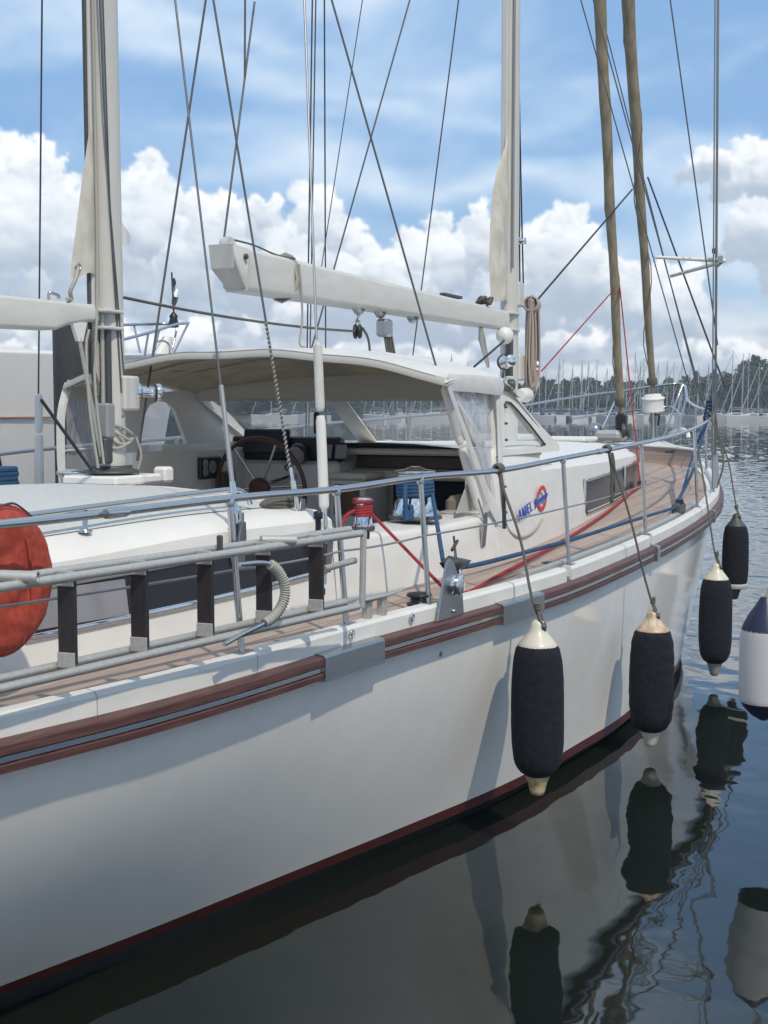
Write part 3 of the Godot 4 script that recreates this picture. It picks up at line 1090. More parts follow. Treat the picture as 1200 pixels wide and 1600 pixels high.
func make_hull(y: Node3D) -> void:
	var hull := part(y, "hull", hull_band(0.055, 0.94, 16, [1, -1]), M.gelcoat)
	part(hull, "boot_stripe", hull_band(0.004, 0.055, 2, [1, -1]), M.boot_red)
	part(hull, "bottom", hull_band(-1.0, 0.004, 5, [1, -1]), M.antifouling)
	var tr := MB.new()
	var ring := []
	for h in [-1.0, -0.5, 0.0, 0.3, 0.6, 0.94]:
		ring.append([hull_point(0.0, h, -1), hull_point(0.0, h, 1)])
	tr.sheet(ring, V(-1, 0, 0))
	part(hull, "transom", tr, M.gelcoat)
	part(hull, "vent", MB.new().lathe(hull_point(0.288, 0.80, 1.0) + V(0, 0, -0.004), V(0, 0, 1), [[0.012, 0.0], [0.014, 0.008], [0.006, 0.012]], 10), M.grey_plastic)
	# bulwark in lengths, with scuppers between
	var prof := [[0.012, -0.10], [0.012, -0.02], [0.0, -0.004], [-0.045, 0.0], [-0.06, -0.012], [-0.06, -0.09]]
	var cuts := [0.85, 3.42, 4.28, 7.36, 8.62, 9.30, 11.9, 13.2, 15.6, 18.45]
	var gap := [7.36, 9.30, 11.9, 15.6]
	for s in [1.0, -1.0]:
		for i in cuts.size() - 1:
			var a: float = cuts[i] + (0.045 if cuts[i] in gap else 0.0025)
			var b: float = cuts[i + 1] - (0.045 if cuts[i + 1] in gap else 0.0025)
			part(y, "bulwark", edge_sweep(MB.new(), a, b, prof, s), M.bulwark_white)
		for g in gap:
			part(y, "scupper", edge_sweep(MB.new(), g - 0.05, g + 0.05, [[-0.004, -0.1], [-0.004, -0.062], [-0.055, -0.062], [-0.055, -0.1]], s), M.stainless_plate)
	# rubbing strake: two mahogany battens with a steel strip between
	for s in [1.0, -1.0]:
		var strake := part(y, "rubbing_strake", edge_sweep(MB.new(), 0.85, 18.4, [[0.0, -0.082], [0.052, -0.092], [0.058, -0.098], [0.058, -0.128], [0.0, -0.128]], s), M.mahogany)
		part(strake, "lower_batten", edge_sweep(MB.new(), 0.85, 18.4, [[0.0, -0.158], [0.054, -0.158], [0.056, -0.162], [0.054, -0.186], [0.0, -0.19]], s), M.mahogany)
		part(strake, "steel_strip", edge_sweep(MB.new(), 0.85, 18.4, [[0.0, -0.1285], [0.046, -0.1285], [0.05, -0.134], [0.05, -0.152], [0.044, -0.1575], [0.0, -0.1575]], s), M.stainless)
		for c in [[4.70, 5.20], [6.36, 6.86], [9.28, 9.37], [12.0, 12.08], [15.0, 15.5]]:
			part(strake, "guard_plate", edge_sweep(MB.new(), c[0], c[1], [[-0.002, -0.076], [0.055, -0.085], [0.064, -0.095], [0.064, -0.196], [-0.002, -0.2]], s, 0.05), M.stainless_plate)
	# deck
	var rows := []
	for i in 73:
		var x := lerpf(0.85, 18.45, i / 72.0)
		var r := []
		for j in 21:
			var t := (j - 10) / 10.0
			var hb := half(x) - 0.03
			r.append(V(x, deck_y(x) + 0.05 * (1.0 - t * t), hb * t))
		rows.append(r)
	part(y, "side_deck", MB.new().sheet(rows, Vector3.UP), M.deck_teak)
	# margin along the bulwark
	for s in [1.0, -1.0]:
		part(y, "waterway", edge_sweep(MB.new(), 0.9, 18.2, [[-0.055, -0.09], [-0.055, -0.058], [-0.12, -0.048], [-0.12, -0.09]], s), M.deck_white)
	# genoa track
	part(y, "sheet_track", edge_sweep(MB.new(), 6.9, 12.0, [[-0.085, -0.06], [-0.085, 0.008], [-0.092, 0.014], [-0.12, 0.014], [-0.128, 0.008], [-0.128, -0.06]], 1.0), M.galvanized)

# cross-section of a trunk cabin at x: [half width at deck, side top y, shoulder y, crown y]
func trunk_row(x: float, side_top: float, crown: float, base := -0.05) -> Array:
	var zc := trunk(x)
	var yd := deck_y(x) + base + 0.02
	var r := []
	var ins := minf(0.06, zc * 0.5)
	var half_pts := [[0.0, crown], [zc * 0.25, lerpf(crown, side_top, 0.05)], [zc * 0.5, lerpf(crown, side_top, 0.2)], [zc * 0.68, lerpf(crown, side_top, 0.38)], [zc * 0.82, lerpf(crown, side_top, 0.62)], [maxf(zc - ins - 0.09, zc * 0.5), side_top + 0.045], [maxf(zc - ins - 0.03, zc * 0.6), side_top + 0.02], [zc - ins, side_top - 0.004], [zc - ins * 0.6, lerpf(side_top, yd, 0.35)], [zc - ins * 0.25, lerpf(side_top, yd, 0.75)], [zc, yd]]
	for i in range(half_pts.size() - 1, -1, -1):
		r.append(V(x, half_pts[i][1], half_pts[i][0]))
	for i in range(1, half_pts.size()):
		r.append(V(x, half_pts[i][1], -half_pts[i][0]))
	return r

func trunk_mesh(rows: Array) -> MB:
	var mb := MB.new()
	var n: int = rows[0].size()
	for c in [[0, 4, V(0, 0.3, 1)], [3, n - 3, V(0, 1, 0)], [n - 4, n, V(0, 0.3, -1)]]:
		var cut := []
		for r in rows:
			cut.append(r.slice(c[0], c[1]))
		mb.sheet(cut, c[2])
	return mb

func side_z(x: float, yy: float, side_top: float) -> float:
	var zc := trunk(x)
	var yd := deck_y(x) - 0.03
	return zc - minf(0.06, zc * 0.5) * clampf((yy - yd) / (side_top - yd), 0.0, 1.0)

func aft_top(x: float) -> float:
	return tab([[2.0, 1.66], [4.0, 1.715], [5.0, 1.76], [5.9, 1.75]], x)

func fore_top(x: float) -> float:
	return tab([[7.9, 1.88], [8.3, 1.875], [9.4, 1.865], [11.7, 1.835], [13.5, 1.82], [14.6, 1.80], [15.5, 1.74]], x)

# a strip window let into a cabin side, with its frame and the pane
func strip_window(y: Node, x0: float, x1: float, lo: Callable, hi: Callable, top: Callable, side: float, pane: Material) -> MeshInstance3D:
	var g := MB.new()
	var rl := []
	var rh := []
	var n := maxi(6, int((x1 - x0) / 0.12))
	for i in n + 1:
		var x := lerpf(x0, x1, float(i) / n)
		var a: float = lo.call(x)
		var b: float = hi.call(x)
		rl.append(V(x, a, side * (side_z(x, a, top.call(x)) + 0.008)))
		rh.append(V(x, b, side * (side_z(x, b, top.call(x)) + 0.008)))
	g.sheet([rl, rh], V(0, 0, side))
	var w := part(y, "window", g, pane)
	for e in [[rl, -1.0], [rh, 1.0]]:
		var fr := MB.new()
		var rows := []
		for d in [[0.002, -0.004], [0.005, 0.008], [0.03, 0.008], [0.034, -0.006]]:
			var r := []
			for p in e[0]:
				r.append(p + V(0, e[1] * d[0], side * d[1]))
			rows.append(r)
		fr.sheet(rows, V(0, 0, side))
		part(w, "frame", fr, M.chrome)
	for e in [0, n]:
		var c: Vector3 = (rl[e] + rh[e]) * 0.5
		part(w, "frame", MB.new().box(c + V(-0.012 if e == 0 else 0.012, 0, 0.0), V(0.03, (rh[e] - rl[e]).length() + 0.05, 0.016), 0.004, Basis(V(0, 0, 1), -0.0)), M.chrome)
	return w

func make_deckhouse(y: Node3D) -> void:
	# aft cabin
	var rows := []
	for i in 34:
		var x := lerpf(2.0, 5.78, i / 33.0)
		rows.append(trunk_row(x, aft_top(x), tab([[2.0, 1.84], [4.0, 1.90], [5.2, 1.915], [5.78, 1.90]], x)))
	var aft := part(y, "aft_cabin", trunk_mesh(rows), M.coach_white)
	# non-slip panel on top, a sheet just above the moulding
	var pr := []
	for i in 30:
		var x := lerpf(2.2, 5.62, i / 29.0)
		var zc := trunk(x)
		var crown := tab([[2.0, 1.84], [4.0, 1.90], [5.2, 1.915], [5.78, 1.90]], x)
		var st := aft_top(x)
		var r := []
		for j in 23:
			var t := (j - 11) / 11.0
			var a := absf(t) * 0.8
			var yy := lerpf(crown, st, tab([[0, 0], [0.25, 0.05], [0.5, 0.2], [0.68, 0.38], [0.82, 0.62]], a))
			r.append(V(x, yy + 0.005, zc * 0.8 * t))
		pr.append(r)
	part(aft, "non_slip_panel", MB.new().sheet(pr, Vector3.UP), M.cabin_top)
	var back := []
	for p in rows[0]:
		back.append(V(1.98, 1.2, p.z))
	part(aft, "aft_face", MB.new().sheet([rows[0], back], V(-1, 0, 0)), M.coach_white)
	# front of the aft cabin, down into the cockpit
	var fr := trunk_row(5.78, 1.75, 1.90)
	var fm := MB.new()
	var low := []
	for p in fr:
		low.append(V(5.80, 1.28, p.z))
	fm.sheet([fr, low], V(1, 0, 0))
	part(aft, "forward_face", fm, M.coach_white)
	var lo := func(x: float) -> float: return tab([[3.0, 1.445], [4.0, 1.46], [5.6, 1.515]], x)
	var hi := func(x: float) -> float: return tab([[3.0, 1.60], [4.0, 1.615], [5.6, 1.675]], x)
	strip_window(aft, 2.8, 3.72, lo, hi, aft_top, 1.0, M.window_dark)
	strip_window(aft, 3.76, 5.66, lo, hi, aft_top, 1.0, M.window_dark)
	# pale curtain behind one pane
	var cu := MB.new()
	var c0 := []
	var c1 := []
	for i in 9:
		var x := lerpf(3.80, 4.28, i / 8.0)
		c0.append(V(x, 1.465, side_z(x, 1.465, 1.72) + 0.0105))
		c1.append(V(x, 1.612, side_z(x, 1.612, 1.72) + 0.0105))
	part(aft, "curtain", cu.sheet([c0, c1], V(0, 0, 1)), M.curtain_pane)
	# grab rail on top
	var gr := MB.new()
	gr.tube(smooth_path([V(3.3, 1.875, 0.86), V(4.2, 1.90, 0.97), V(5.0, 1.925, 1.06), V(5.28, 1.92, 1.09), V(5.36, 1.85, 1.10)], 5), 0.013, 10)
	var grab := part(aft, "grab_rail", gr, M.stainless)
	for x in [3.4, 4.25]:
		part(grab, "rail_foot", MB.new().lathe(V(x, 1.80, tab([[3.3, 0.86], [4.2, 0.97], [5.0, 1.06]], x)), Vector3.UP, [[0.03, 0.0], [0.03, 0.008], [0.012, 0.012], [0.012, 0.09]], 12), M.stainless)
	# coamings either side of the cockpit
	for s in [1.0, -1.0]:
		var cr := []
		for i in 24:
			var x := lerpf(5.74, 9.4, i / 23.0)
			var zc := trunk(x)
			var top := tab([[5.74, 1.73], [5.95, 1.67], [6.2, 1.645], [9.4, 1.64]], x)
			var yd := deck_y(x) - 0.03
			cr.append([V(x, yd, s * zc), V(x, lerpf(yd, top, 0.55), s * (zc - 0.02)), V(x, top - 0.03, s * (zc - 0.045)), V(x, top - 0.006, s * (zc - 0.06)), V(x, top + 0.002, s * (zc - 0.085)), V(x, top + 0.012, s * (zc - 0.25)), V(x, top + 0.01, s * 1.04), V(x, top - 0.02, s * 1.01), V(x, 1.25, s * 1.0)])
		part(y, "coaming", MB.new().sheet(cr, V(0, 0.5, s * 0.5)), M.coach_white)
	# forward cabin
	rows = []
	for i in 60:
		var x := lerpf(9.0, 15.5, i / 59.0)
		rows.append(trunk_row(x, fore_top(x), tab([[9.0, 2.06], [9.5, 2.055], [11.7, 2.02], [13.5, 1.975], [14.8, 1.93], [15.3, 1.86], [15.5, 1.75]], x)))
	var fore := part(y, "forward_cabin", trunk_mesh(rows), M.coach_white)
	# its sides run aft to carry the windscreen
	for s in [1.0, -1.0]:
		var cr := []
		for i in 12:
			var x := lerpf(7.92, 9.06, i / 11.0)
			var zc := trunk(x)
			var yd := deck_y(x) - 0.03
			var st := fore_top(x)
			cr.append([V(x, yd, s * (zc + 0.003)), V(x, lerpf(yd, st, 0.5), s * (zc - 0.02)), V(x, st - 0.02, s * (zc - 0.055)), V(x, st + 0.02, s * (zc - 0.075)), V(x, 2.05, s * (zc - 0.10)), V(x, 2.055, s * 1.22), V(x, 1.64, s * 1.2)])
		var wing := MB.new().sheet(cr, V(0, 0.3, s))
		var q := []
		for p in cr[0]:
			q.append(p)
		var b := wing.v.size()
		wing._face(q, V(8.4, 1.7, s * 1.3))
		part(fore, "wing", wing, M.coach_white)
	lo = func(x: float) -> float: return tab([[10.4, 1.465], [12.5, 1.475], [14.6, 1.53], [15.2, 1.56]], x)
	hi = func(x: float) -> float: return tab([[10.4, 1.70], [12.5, 1.715], [14.6, 1.74], [15.2, 1.735]], x)
	strip_window(fore, 10.42, 12.72, lo, hi, fore_top, 1.0, M.window_dark)
	strip_window(fore, 12.78, 15.05, lo, hi, fore_top, 1.0, M.window_dark)
	# hatch garage and a flat vent on top
	part(fore, "deck_hatch", MB.new().box(V(12.9, 2.03, -0.35), V(0.6, 0.06, 0.6), 0.015), M.white_plastic)
	part(fore, "deck_hatch", MB.new().box(V(14.1, 1.99, 0.0), V(0.55, 0.05, 0.55), 0.015), M.white_plastic)
	# the maker's lettering on the side
	var text := TextMesh.new()
	text.text = "AMEL"
	text.font = SystemFont.new()
	text.font.font_names = PackedStringArray(["Droid Sans"])
	text.font.font_weight = 600
	text.font_size = 32
	text.pixel_size = 0.0036
	text.depth = 0.004
	var tn := MeshInstance3D.new()
	tn.name = "lettering"
	tn.mesh = text
	tn.material_override = M.logo_blue
	fore.add_child(tn)
	tn.position = V(8.42, 1.612, side_z(8.44, 1.61, 1.87) + 0.034) - origin_of(fore)
	tn.rotation = Vector3(deg_to_rad(-4.0), deg_to_rad(2.0), deg_to_rad(9.0))
	tn.scale = V(1.12, 0.86, 1)
	var zz := side_z(8.8, 1.65, 1.87) + 0.022
	var tf := Transform3D(Basis(V(0, 0, 1), deg_to_rad(10.0)).scaled(V(0.86, 0.86, 1.0)), V(8.70, 1.64, zz))
	part(fore, "emblem_bar", MB.new().prism([Vector2(0.0, -0.045), Vector2(0.06, -0.018), Vector2(0.28, -0.018), Vector2(0.28, -0.040), Vector2(0.35, 0.004), Vector2(0.28, 0.045), Vector2(0.28, 0.02), Vector2(0.06, 0.02), Vector2(0.0, 0.05), Vector2(0.02, 0.003)], tf, 0.004), M.logo_blue)
	for k in 2:
		var poly := []
		for i in 11:
			var a := lerpf(20.0, 160.0, i / 10.0)
			poly.append(Vector2(cos(deg_to_rad(a)) * 0.125, sin(deg_to_rad(a)) * 0.11))
		for i in 11:
			var a := lerpf(160.0, 20.0, i / 10.0)
			poly.append(Vector2(cos(deg_to_rad(a)) * 0.085, sin(deg_to_rad(a)) * 0.072))
		var t2 := tf * Transform3D(Basis(V(0, 0, 1), PI * k), V(0.20, 0.002, -0.003))
		part(fore, "emblem_ring", MB.new().prism(poly, t2, 0.004), M.logo_red)
	# loop of flexible hose hung below the emblem
	part(fore, "hose_loop", MB.new().tube(smooth_path([V(8.06, 1.66, 1.425), V(8.10, 1.52, 1.44), V(8.3, 1.44, 1.455), V(8.6, 1.45, 1.45), V(8.86, 1.52, 1.435)], 5), 0.011, 8), M.pale_rope)

func make_cockpit(y: Node3D) -> void:
	var well := MB.new()
	# sole and the insides of the coamings
	well.sheet([[V(5.8, 1.1, -1.0), V(5.8, 1.1, 1.0)], [V(9.2, 1.1, -1.0), V(9.2, 1.1, 1.0)]], Vector3.UP)
	var c := part(y, "cockpit", well, M.interior_cream)
	# forward bulkhead and dashboard
	var bk := MB.new()
	bk.box(V(9.34, 1.55, -0.02), V(0.08, 0.9, 2.5), 0.01)
	part(c, "bulkhead", bk, M.interior_cream)
	part(c, "dash_shelf", MB.new().box(V(9.28, 1.985, 0.35), V(0.42, 0.05, 1.75), 0.015), M.cream_trim)
	part(c, "dash_recess_shade", MB.new().box(V(9.27, 1.90, 0.42), V(0.1, 0.10, 1.35), 0.008), M.brown_trim_and_shade)  # dark brown box paints in the shadow of the recess
	part(c, "dash_lip", MB.new().box(V(9.18, 1.80, 0.42), V(0.16, 0.07, 1.45), 0.02), M.cream_trim)
	part(c, "companionway_curtain", MB.new().box(V(9.27, 1.50, 0.42), V(0.05, 0.53, 0.72), 0.01), M.navy_cloth)
	# small cupboard with a wooden door beside the way down
	part(c, "locker", MB.new().box(V(9.0, 1.50, -0.12), V(0.42, 0.56, 0.30), 0.012), M.interior_cream)
	part(c, "locker_door", MB.new().box(V(8.785, 1.62, -0.12), V(0.012, 0.24, 0.22), 0.004), M.wheel_wood)
	part(c, "locker_top", MB.new().box(V(9.0, 1.80, -0.12), V(0.5, 0.05, 0.36), 0.015), M.cream_trim)
	# seat to starboard
	part(c, "seat_back", MB.new().box(V(8.5, 1.58, 1.08), V(1.0, 0.30, 0.12), 0.04), M.cushion)
	part(c, "seat", MB.new().box(V(8.4, 1.40, 0.8), V(1.3, 0.14, 0.5), 0.04), M.cushion)
	part(c, "side_lining", MB.new().box(V(8.65, 1.84, 1.19), V(1.3, 0.36, 0.04), 0.01), M.interior_cream)
	part(c, "grab_handle", MB.new().tube(smooth_path([V(9.12, 1.83, 0.92), V(9.05, 1.92, 0.95), V(9.0, 1.93, 1.0), V(8.98, 1.85, 1.05)], 4), 0.012, 8), M.stainless)
	# port side lining
	part(c, "side_lining", MB.new().box(V(8.48, 1.78, -1.17), V(1.94, 0.46, 0.05), 0.01), M.interior_cream)
	part(c, "side_lining", MB.new().box(V(7.03, 1.64, -1.17), V(0.94, 0.24, 0.05), 0.01), M.interior_cream)
	# helm console
	part(c, "helm_console", MB.new().box(V(9.14, 1.585, -0.78), V(0.34, 0.64, 0.98), 0.03), M.coach_white)
	var pan := part(c, "instrument_panel", MB.new().box(V(9.02, 2.0, -0.78), V(0.10, 0.19, 1.0), 0.015, Basis(V(0, 0, 1), -0.2)), M.black_plastic)
	part(pan, "screen", MB.new().box(V(8.95, 2.06, -0.93), V(0.04, 0.20, 0.42), 0.012, Basis(V(0, 0, 1), -0.15)), M.window_dark)
	part(pan, "compass", MB.new().ball(V(8.88, 1.95, -0.62), V(0.075, 0.075, 0.075), 16), M.grey_plastic)
	part(pan, "compass_hood", MB.new().ball(V(8.92, 1.965, -0.62), V(0.08, 0.085, 0.085), 16), M.black_plastic)
	for k in 2:
		part(pan, "gauge", MB.new().box(V(8.945, 1.985, -0.38 + 0.13 * k), V(0.02, 0.11, 0.10), 0.006, Basis(V(0, 0, 1), -0.2)), M.grey_plastic)
	part(pan, "phone_holder", MB.new().box(V(8.95, 2.21, -0.47), V(0.03, 0.17, 0.045), 0.008), M.black_plastic)
	part(pan, "phone_arm", MB.new().rod(V(8.96, 2.18, -0.45), V(9.0, 2.04, -0.40), 0.008, 6), M.black_plastic)
	# anchor-shaped emblem on the console
	var em := part(c, "emblem", MB.new().tube(smooth_path([V(8.965, 1.853, -0.70), V(8.965, 1.875, -0.735), V(8.965, 1.853, -0.77), V(8.965, 1.825, -0.735), V(8.965, 1.853, -0.70)], 5), 0.006, 6), M.black_plastic)
	part(em, "stroke", MB.new().rod(V(8.965, 1.873, -0.735), V(8.965, 1.828, -0.735), 0.005, 6), M.black_plastic)
	# engine panel on the side with the throttle
	var ep := part(c, "engine_panel", MB.new().box(V(8.42, 1.865, -1.13), V(0.30, 0.17, 0.03), 0.008), M.black_plastic)
	for g in [[8.34, 1.90, 0.035], [8.34, 1.835, 0.035], [8.44, 1.87, 0.05]]:
		part(ep, "gauge", MB.new().lathe(V(g[0], g[1], -1.118), V(0, 0, 1), [[g[2], 0.0], [g[2], 0.008], [g[2] * 0.85, 0.011], [g[2] * 0.8, 0.008]], 18), M.grey_plastic)
	part(ep, "throttle", MB.new().tube(smooth_path([V(8.62, 1.76, -1.05), V(8.56, 1.84, -1.0), V(8.48, 1.925, -1.0)], 4), 0.011, 8), M.stainless)
	part(ep, "throttle_knob", MB.new().ball(V(8.475, 1.94, -1.0), V(0.026, 0.026, 0.026), 12), M.black_plastic)
	part(ep, "throttle_base", MB.new().box(V(8.6, 1.77, -1.09), V(0.2, 0.12, 0.06), 0.012), M.dark_grey)
	# wheel
	var hubp := V(8.44, 1.715, -0.68)
	var ax := V(1, 0.12, 0).normalized()
	var u := V(0, 1, 0) - ax * ax.y
	u = u.normalized()
	var w := ax.cross(u)
	var rim := []
	for i in 49:
		var a := TAU * i / 48
		rim.append(hubp + (u * cos(a) + w * sin(a)) * 0.385)
	var wheel := part(c, "wheel", MB.new().tube(rim, 0.018, 10, false), M.wheel_wood)
	for i in 6:
		var a := TAU * (i + 0.42) / 6
		part(wheel, "spoke", MB.new().rod(hubp, hubp + (u * cos(a) + w * sin(a)) * 0.38, 0.011, 8), M.stainless)
	part(wheel, "hub", MB.new().lathe(hubp - ax * 0.05, ax, [[0.06, 0.0], [0.085, 0.015], [0.085, 0.05], [0.05, 0.07]], 20), M.wheel_wood)
	part(wheel, "shaft", MB.new().rod(hubp, hubp + ax * 0.55, 0.03, 10), M.stainless)
	# crossbar ahead of the aft cabin
	part(c, "traveller_bar", MB.new().rod(V(6.35, 1.80, -0.7), V(6.35, 1.80, 0.62), 0.016, 8), M.galvanized)

func pane_quad(a: Vector3, b: Vector3, c: Vector3, d: Vector3, n := 1) -> MB:
	var mb := MB.new()
	var q := mb.v.size()
	mb.v.append_array(PackedVector3Array([a, b, c, d]))
	mb.quad(q, q + 1, q + 2, q + 3)
	return mb

func make_dodger(y: Node3D) -> void:
	# windscreen: bottom line x 9.5, top line x 9.0, slightly bowed
	var bot := func(z: float) -> Vector3: return V(9.38 + 0.26 * (1.0 - pow(z / 1.33, 2.0)), 2.03, z)
	var top := func(z: float) -> Vector3: return V(8.52 + 0.52 * (1.0 - pow(z / 1.33, 2.0)), 2.40, z * 0.985)
	var ws := part(y, "windscreen", MB.new().tube([bot.call(-1.33), bot.call(-0.8), bot.call(0.0), bot.call(0.8), bot.call(1.33)], 0.028, 8), M.coach_white)
	var hd := []
	for i in 13:
		var z := lerpf(-1.34, 1.34, i / 12.0)
		var p: Vector3 = top.call(z)
		var up := 0.05 + 0.17 * (1.0 - pow(absf(z) / 1.4, 2.3))
		hd.append([p + V(-0.02, -0.02, 0), p + V(-0.03, up, 0), p + V(0.02, up, 0), p + V(0.035, 0.0, 0)])
	part(ws, "header", MB.new().skin(hd), M.header_grey)
	for z in [[-1.36, 0.10], [-0.33, 0.15], [0.68, 0.12], [1.33, 0.07]]:
		var a: Vector3 = bot.call(z[0])
		var b: Vector3 = top.call(z[0])
		var h: float = z[1] * 0.5
		part(ws, "pillar", MB.new().skin([[a + V(-0.025, 0, -h), a + V(-0.025, 0, h), a + V(0.025, 0, h), a + V(0.025, 0, -h)], [b + V(-0.025, 0, -h), b + V(-0.025, 0, h), b + V(0.025, 0, h), b + V(0.025, 0, -h)]]), M.interior_cream if absf(z[0]) < 1.3 else M.coach_white)
	var zs := [-1.31, -0.41, -0.25, 0.62, 0.74, 1.30]
	for k in 3:
		var a: float = zs[k * 2]
		var b: float = zs[k * 2 + 1]
		part(ws, "pane", pane_quad(bot.call(a), bot.call(b), top.call(b), top.call(a)), M.clear_glass)
	# side frames with their three-cornered panes
	for s in [1.0, -1.0]:
		var outer := [Vector2(8.06, 2.0), Vector2(8.12, 2.42), Vector2(8.34, 2.44), Vector2(8.48, 2.425), Vector2(8.62, 2.37), Vector2(8.98, 2.22), Vector2(9.45, 2.045), Vector2(9.45, 2.0)]
		var inner := [Vector2(8.24, 2.045), Vector2(8.29, 2.34), Vector2(8.33, 2.365), Vector2(8.42, 2.36), Vector2(8.54, 2.315), Vector2(8.80, 2.20), Vector2(9.10, 2.055), Vector2(9.07, 2.04)]
		if s < 0:
			outer = [Vector2(7.5, 2.0), Vector2(7.52, 2.42), Vector2(8.34, 2.46), Vector2(8.55, 2.44), Vector2(8.7, 2.40), Vector2(8.98, 2.30), Vector2(9.45, 2.045), Vector2(9.45, 2.0)]
			inner = [Vector2(7.80, 2.05), Vector2(7.82, 2.24), Vector2(7.90, 2.35), Vector2(8.02, 2.38), Vector2(8.14, 2.37), Vector2(8.23, 2.31), Vector2(8.42, 2.06), Vector2(8.39, 2.045)]
		# frame: ring between outer and inner as a strip
		var fr := MB.new()
		for zz in [0.0, 0.03]:
			var r0 := []
			var r1 := []
			for i in outer.size() + 1:
				var o: Vector2 = outer[i % outer.size()]
				var q: Vector2 = inner[i % inner.size()]
				r0.append(V(o.x, o.y, s * (1.345 + zz - 0.10 * (o.y - 2.0))))
				r1.append(V(q.x, q.y, s * (1.345 + zz - 0.10 * (q.y - 2.0))))
			fr.sheet([r0, r1], V(0, 0, s if zz > 0 else -s))
		var ri := [[], [], [], []]
		for i in outer.size() + 1:
			var o: Vector2 = outer[i % outer.size()]
			var q: Vector2 = inner[i % inner.size()]
			ri[0].append(V(o.x, o.y, s * (1.345 - 0.10 * (o.y - 2.0))))
			ri[1].append(V(o.x, o.y, s * (1.375 - 0.10 * (o.y - 2.0))))
			ri[2].append(V(q.x, q.y, s * (1.345 - 0.10 * (q.y - 2.0))))
			ri[3].append(V(q.x, q.y, s * (1.375 - 0.10 * (q.y - 2.0))))
		fr.sheet([ri[0], ri[1]], V(0, 1, 0))
		fr.sheet([ri[2], ri[3]], V(0, -1, 0))
		var sf := part(ws, "side_frame", fr, M.coach_white)
		var pg := MB.new()
		var ids := Geometry2D.triangulate_polygon(PackedVector2Array(inner))
		for q in inner:
			pg.vert(V(q.x, q.y, s * (1.358 - 0.10 * (q.y - 2.0))))
		for i in ids.size() / 3:
			pg.tri(ids[i * 3], ids[i * 3 + 1], ids[i * 3 + 2])
		part(sf, "pane", pg, M.clear_glass)
		if s > 0:
			var gk := []
			for i in range(1, 7):
				gk.append(V(inner[i].x, inner[i].y, 1.378 - 0.10 * (inner[i].y - 2.0)))
			part(sf, "gasket", MB.new().tube(gk, 0.008, 6), M.dark_grey)
	# canvas roof: two layers
	var roof_y := func(x: float, z: float) -> float:
		var along := tab([[7.0, 0.0], [7.25, 0.025], [7.9, 0.045], [8.5, 0.04], [8.8, 0.0], [9.05, -0.075]], x)
		return 2.495 + along + 0.185 * (1.0 - pow(absf(z) / 1.42, 2.3)) + 0.008 * sin(z * 9.0 + x * 3.0) * sin(x * 7.0)
	for layer in 2:
		var rows := []
		for i in 25:
			var x := lerpf(7.06, 9.06, i / 24.0)
			var r := []
			for j in 41:
				var z := lerpf(-1.0, 1.0, j / 40.0) * lerpf(1.42, 1.35, i / 24.0)
				# both ends bow outwards in the middle
				var bow := 1.0 - pow(z / 1.42, 2.0)
				var xx := lerpf(7.06 - 0.10 * bow, 8.58 + 0.48 * bow - 0.05 * layer, i / 24.0)
				r.append(V(xx, roof_y.call(x, z / lerpf(1.0, 0.951, i / 24.0)) - 0.02 * layer - (0.03 if (j == 0 or j == 40) else 0.0), z))
			rows.append(r)
		part(y, "canvas_roof" if layer == 0 else "roof_lining", MB.new().sheet(rows, Vector3.UP if layer == 0 else Vector3.DOWN), M.canvas if layer == 0 else M.canvas_tan)
	# front panel from the roof down to the windscreen head
	var fp := [[], [], []]
	for j in 41:
		var z := lerpf(-1.42, 1.42, j / 40.0)
		var zt := clampf(z, -1.36, 1.36)
		var bow := 1.0 - pow(z / 1.42, 2.0)
		var yr: float = roof_y.call(9.06, z) - (0.03 if (j == 0 or j == 40) else 0.0)
		fp[0].append(V(8.58 + 0.48 * bow, yr, z * 0.951))
		fp[1].append(V(8.60 + 0.52 * bow, lerpf(yr, 2.40, 0.5), z * 0.948))
		fp[2].append(top.call(zt) + V(0.045, 0.0, 0))
	part(y, "roof_front", MB.new().sheet(fp, V(1, 0, 0)), M.canvas)
	# hems along the aft edge and sides
	var hem := []
	for j in 41:
		var z := lerpf(-1.42, 1.42, j / 40.0)
		hem.append(V(7.05 - 0.10 * (1.0 - pow(z / 1.42, 2.0)), roof_y.call(7.06, z) - 0.012, z))
	var roof := y.get_node("canvas_roof")
	var hm := MB.new()
	var rr := [[], [], []]
	for p in hem:
		rr[0].append(p + V(0.02, 0.014, 0))
		rr[1].append(p + V(-0.004, -0.012, 0))
		rr[2].append(p + V(0.0, -0.035, 0))
	part(roof, "hem", hm.sheet(rr, V(-1, 0, 0)), M.canvas_grey)
	# tubular hoops under the canvas
	for x in [7.12, 7.65, 8.2]:
		var hp := []
		for j in 21:
			var z := lerpf(-1.38, 1.38, j / 20.0)
			hp.append(V(x - 0.08 * (1.0 - pow(z / 1.42, 2.0)) * (9.06 - x) / 2.0, roof_y.call(x, z) - 0.042, z))
		part(roof, "hoop", MB.new().tube(hp, 0.012, 8), M.canvas_grey)
	for k in 5:
		# seams across the lining
		var z := -1.1 + 0.25 * k
		var sp := []
		for i in 9:
			var x := lerpf(7.1, 8.4, i / 8.0)
			sp.append(V(x, roof_y.call(x, z) - 0.021, z))
		part(roof, "seam", MB.new().tube(sp, 0.004, 4), M.canvas_grey)
	# starboard side curtain of clear film in a white border
	var film := MB.new()
	var fr0 := []
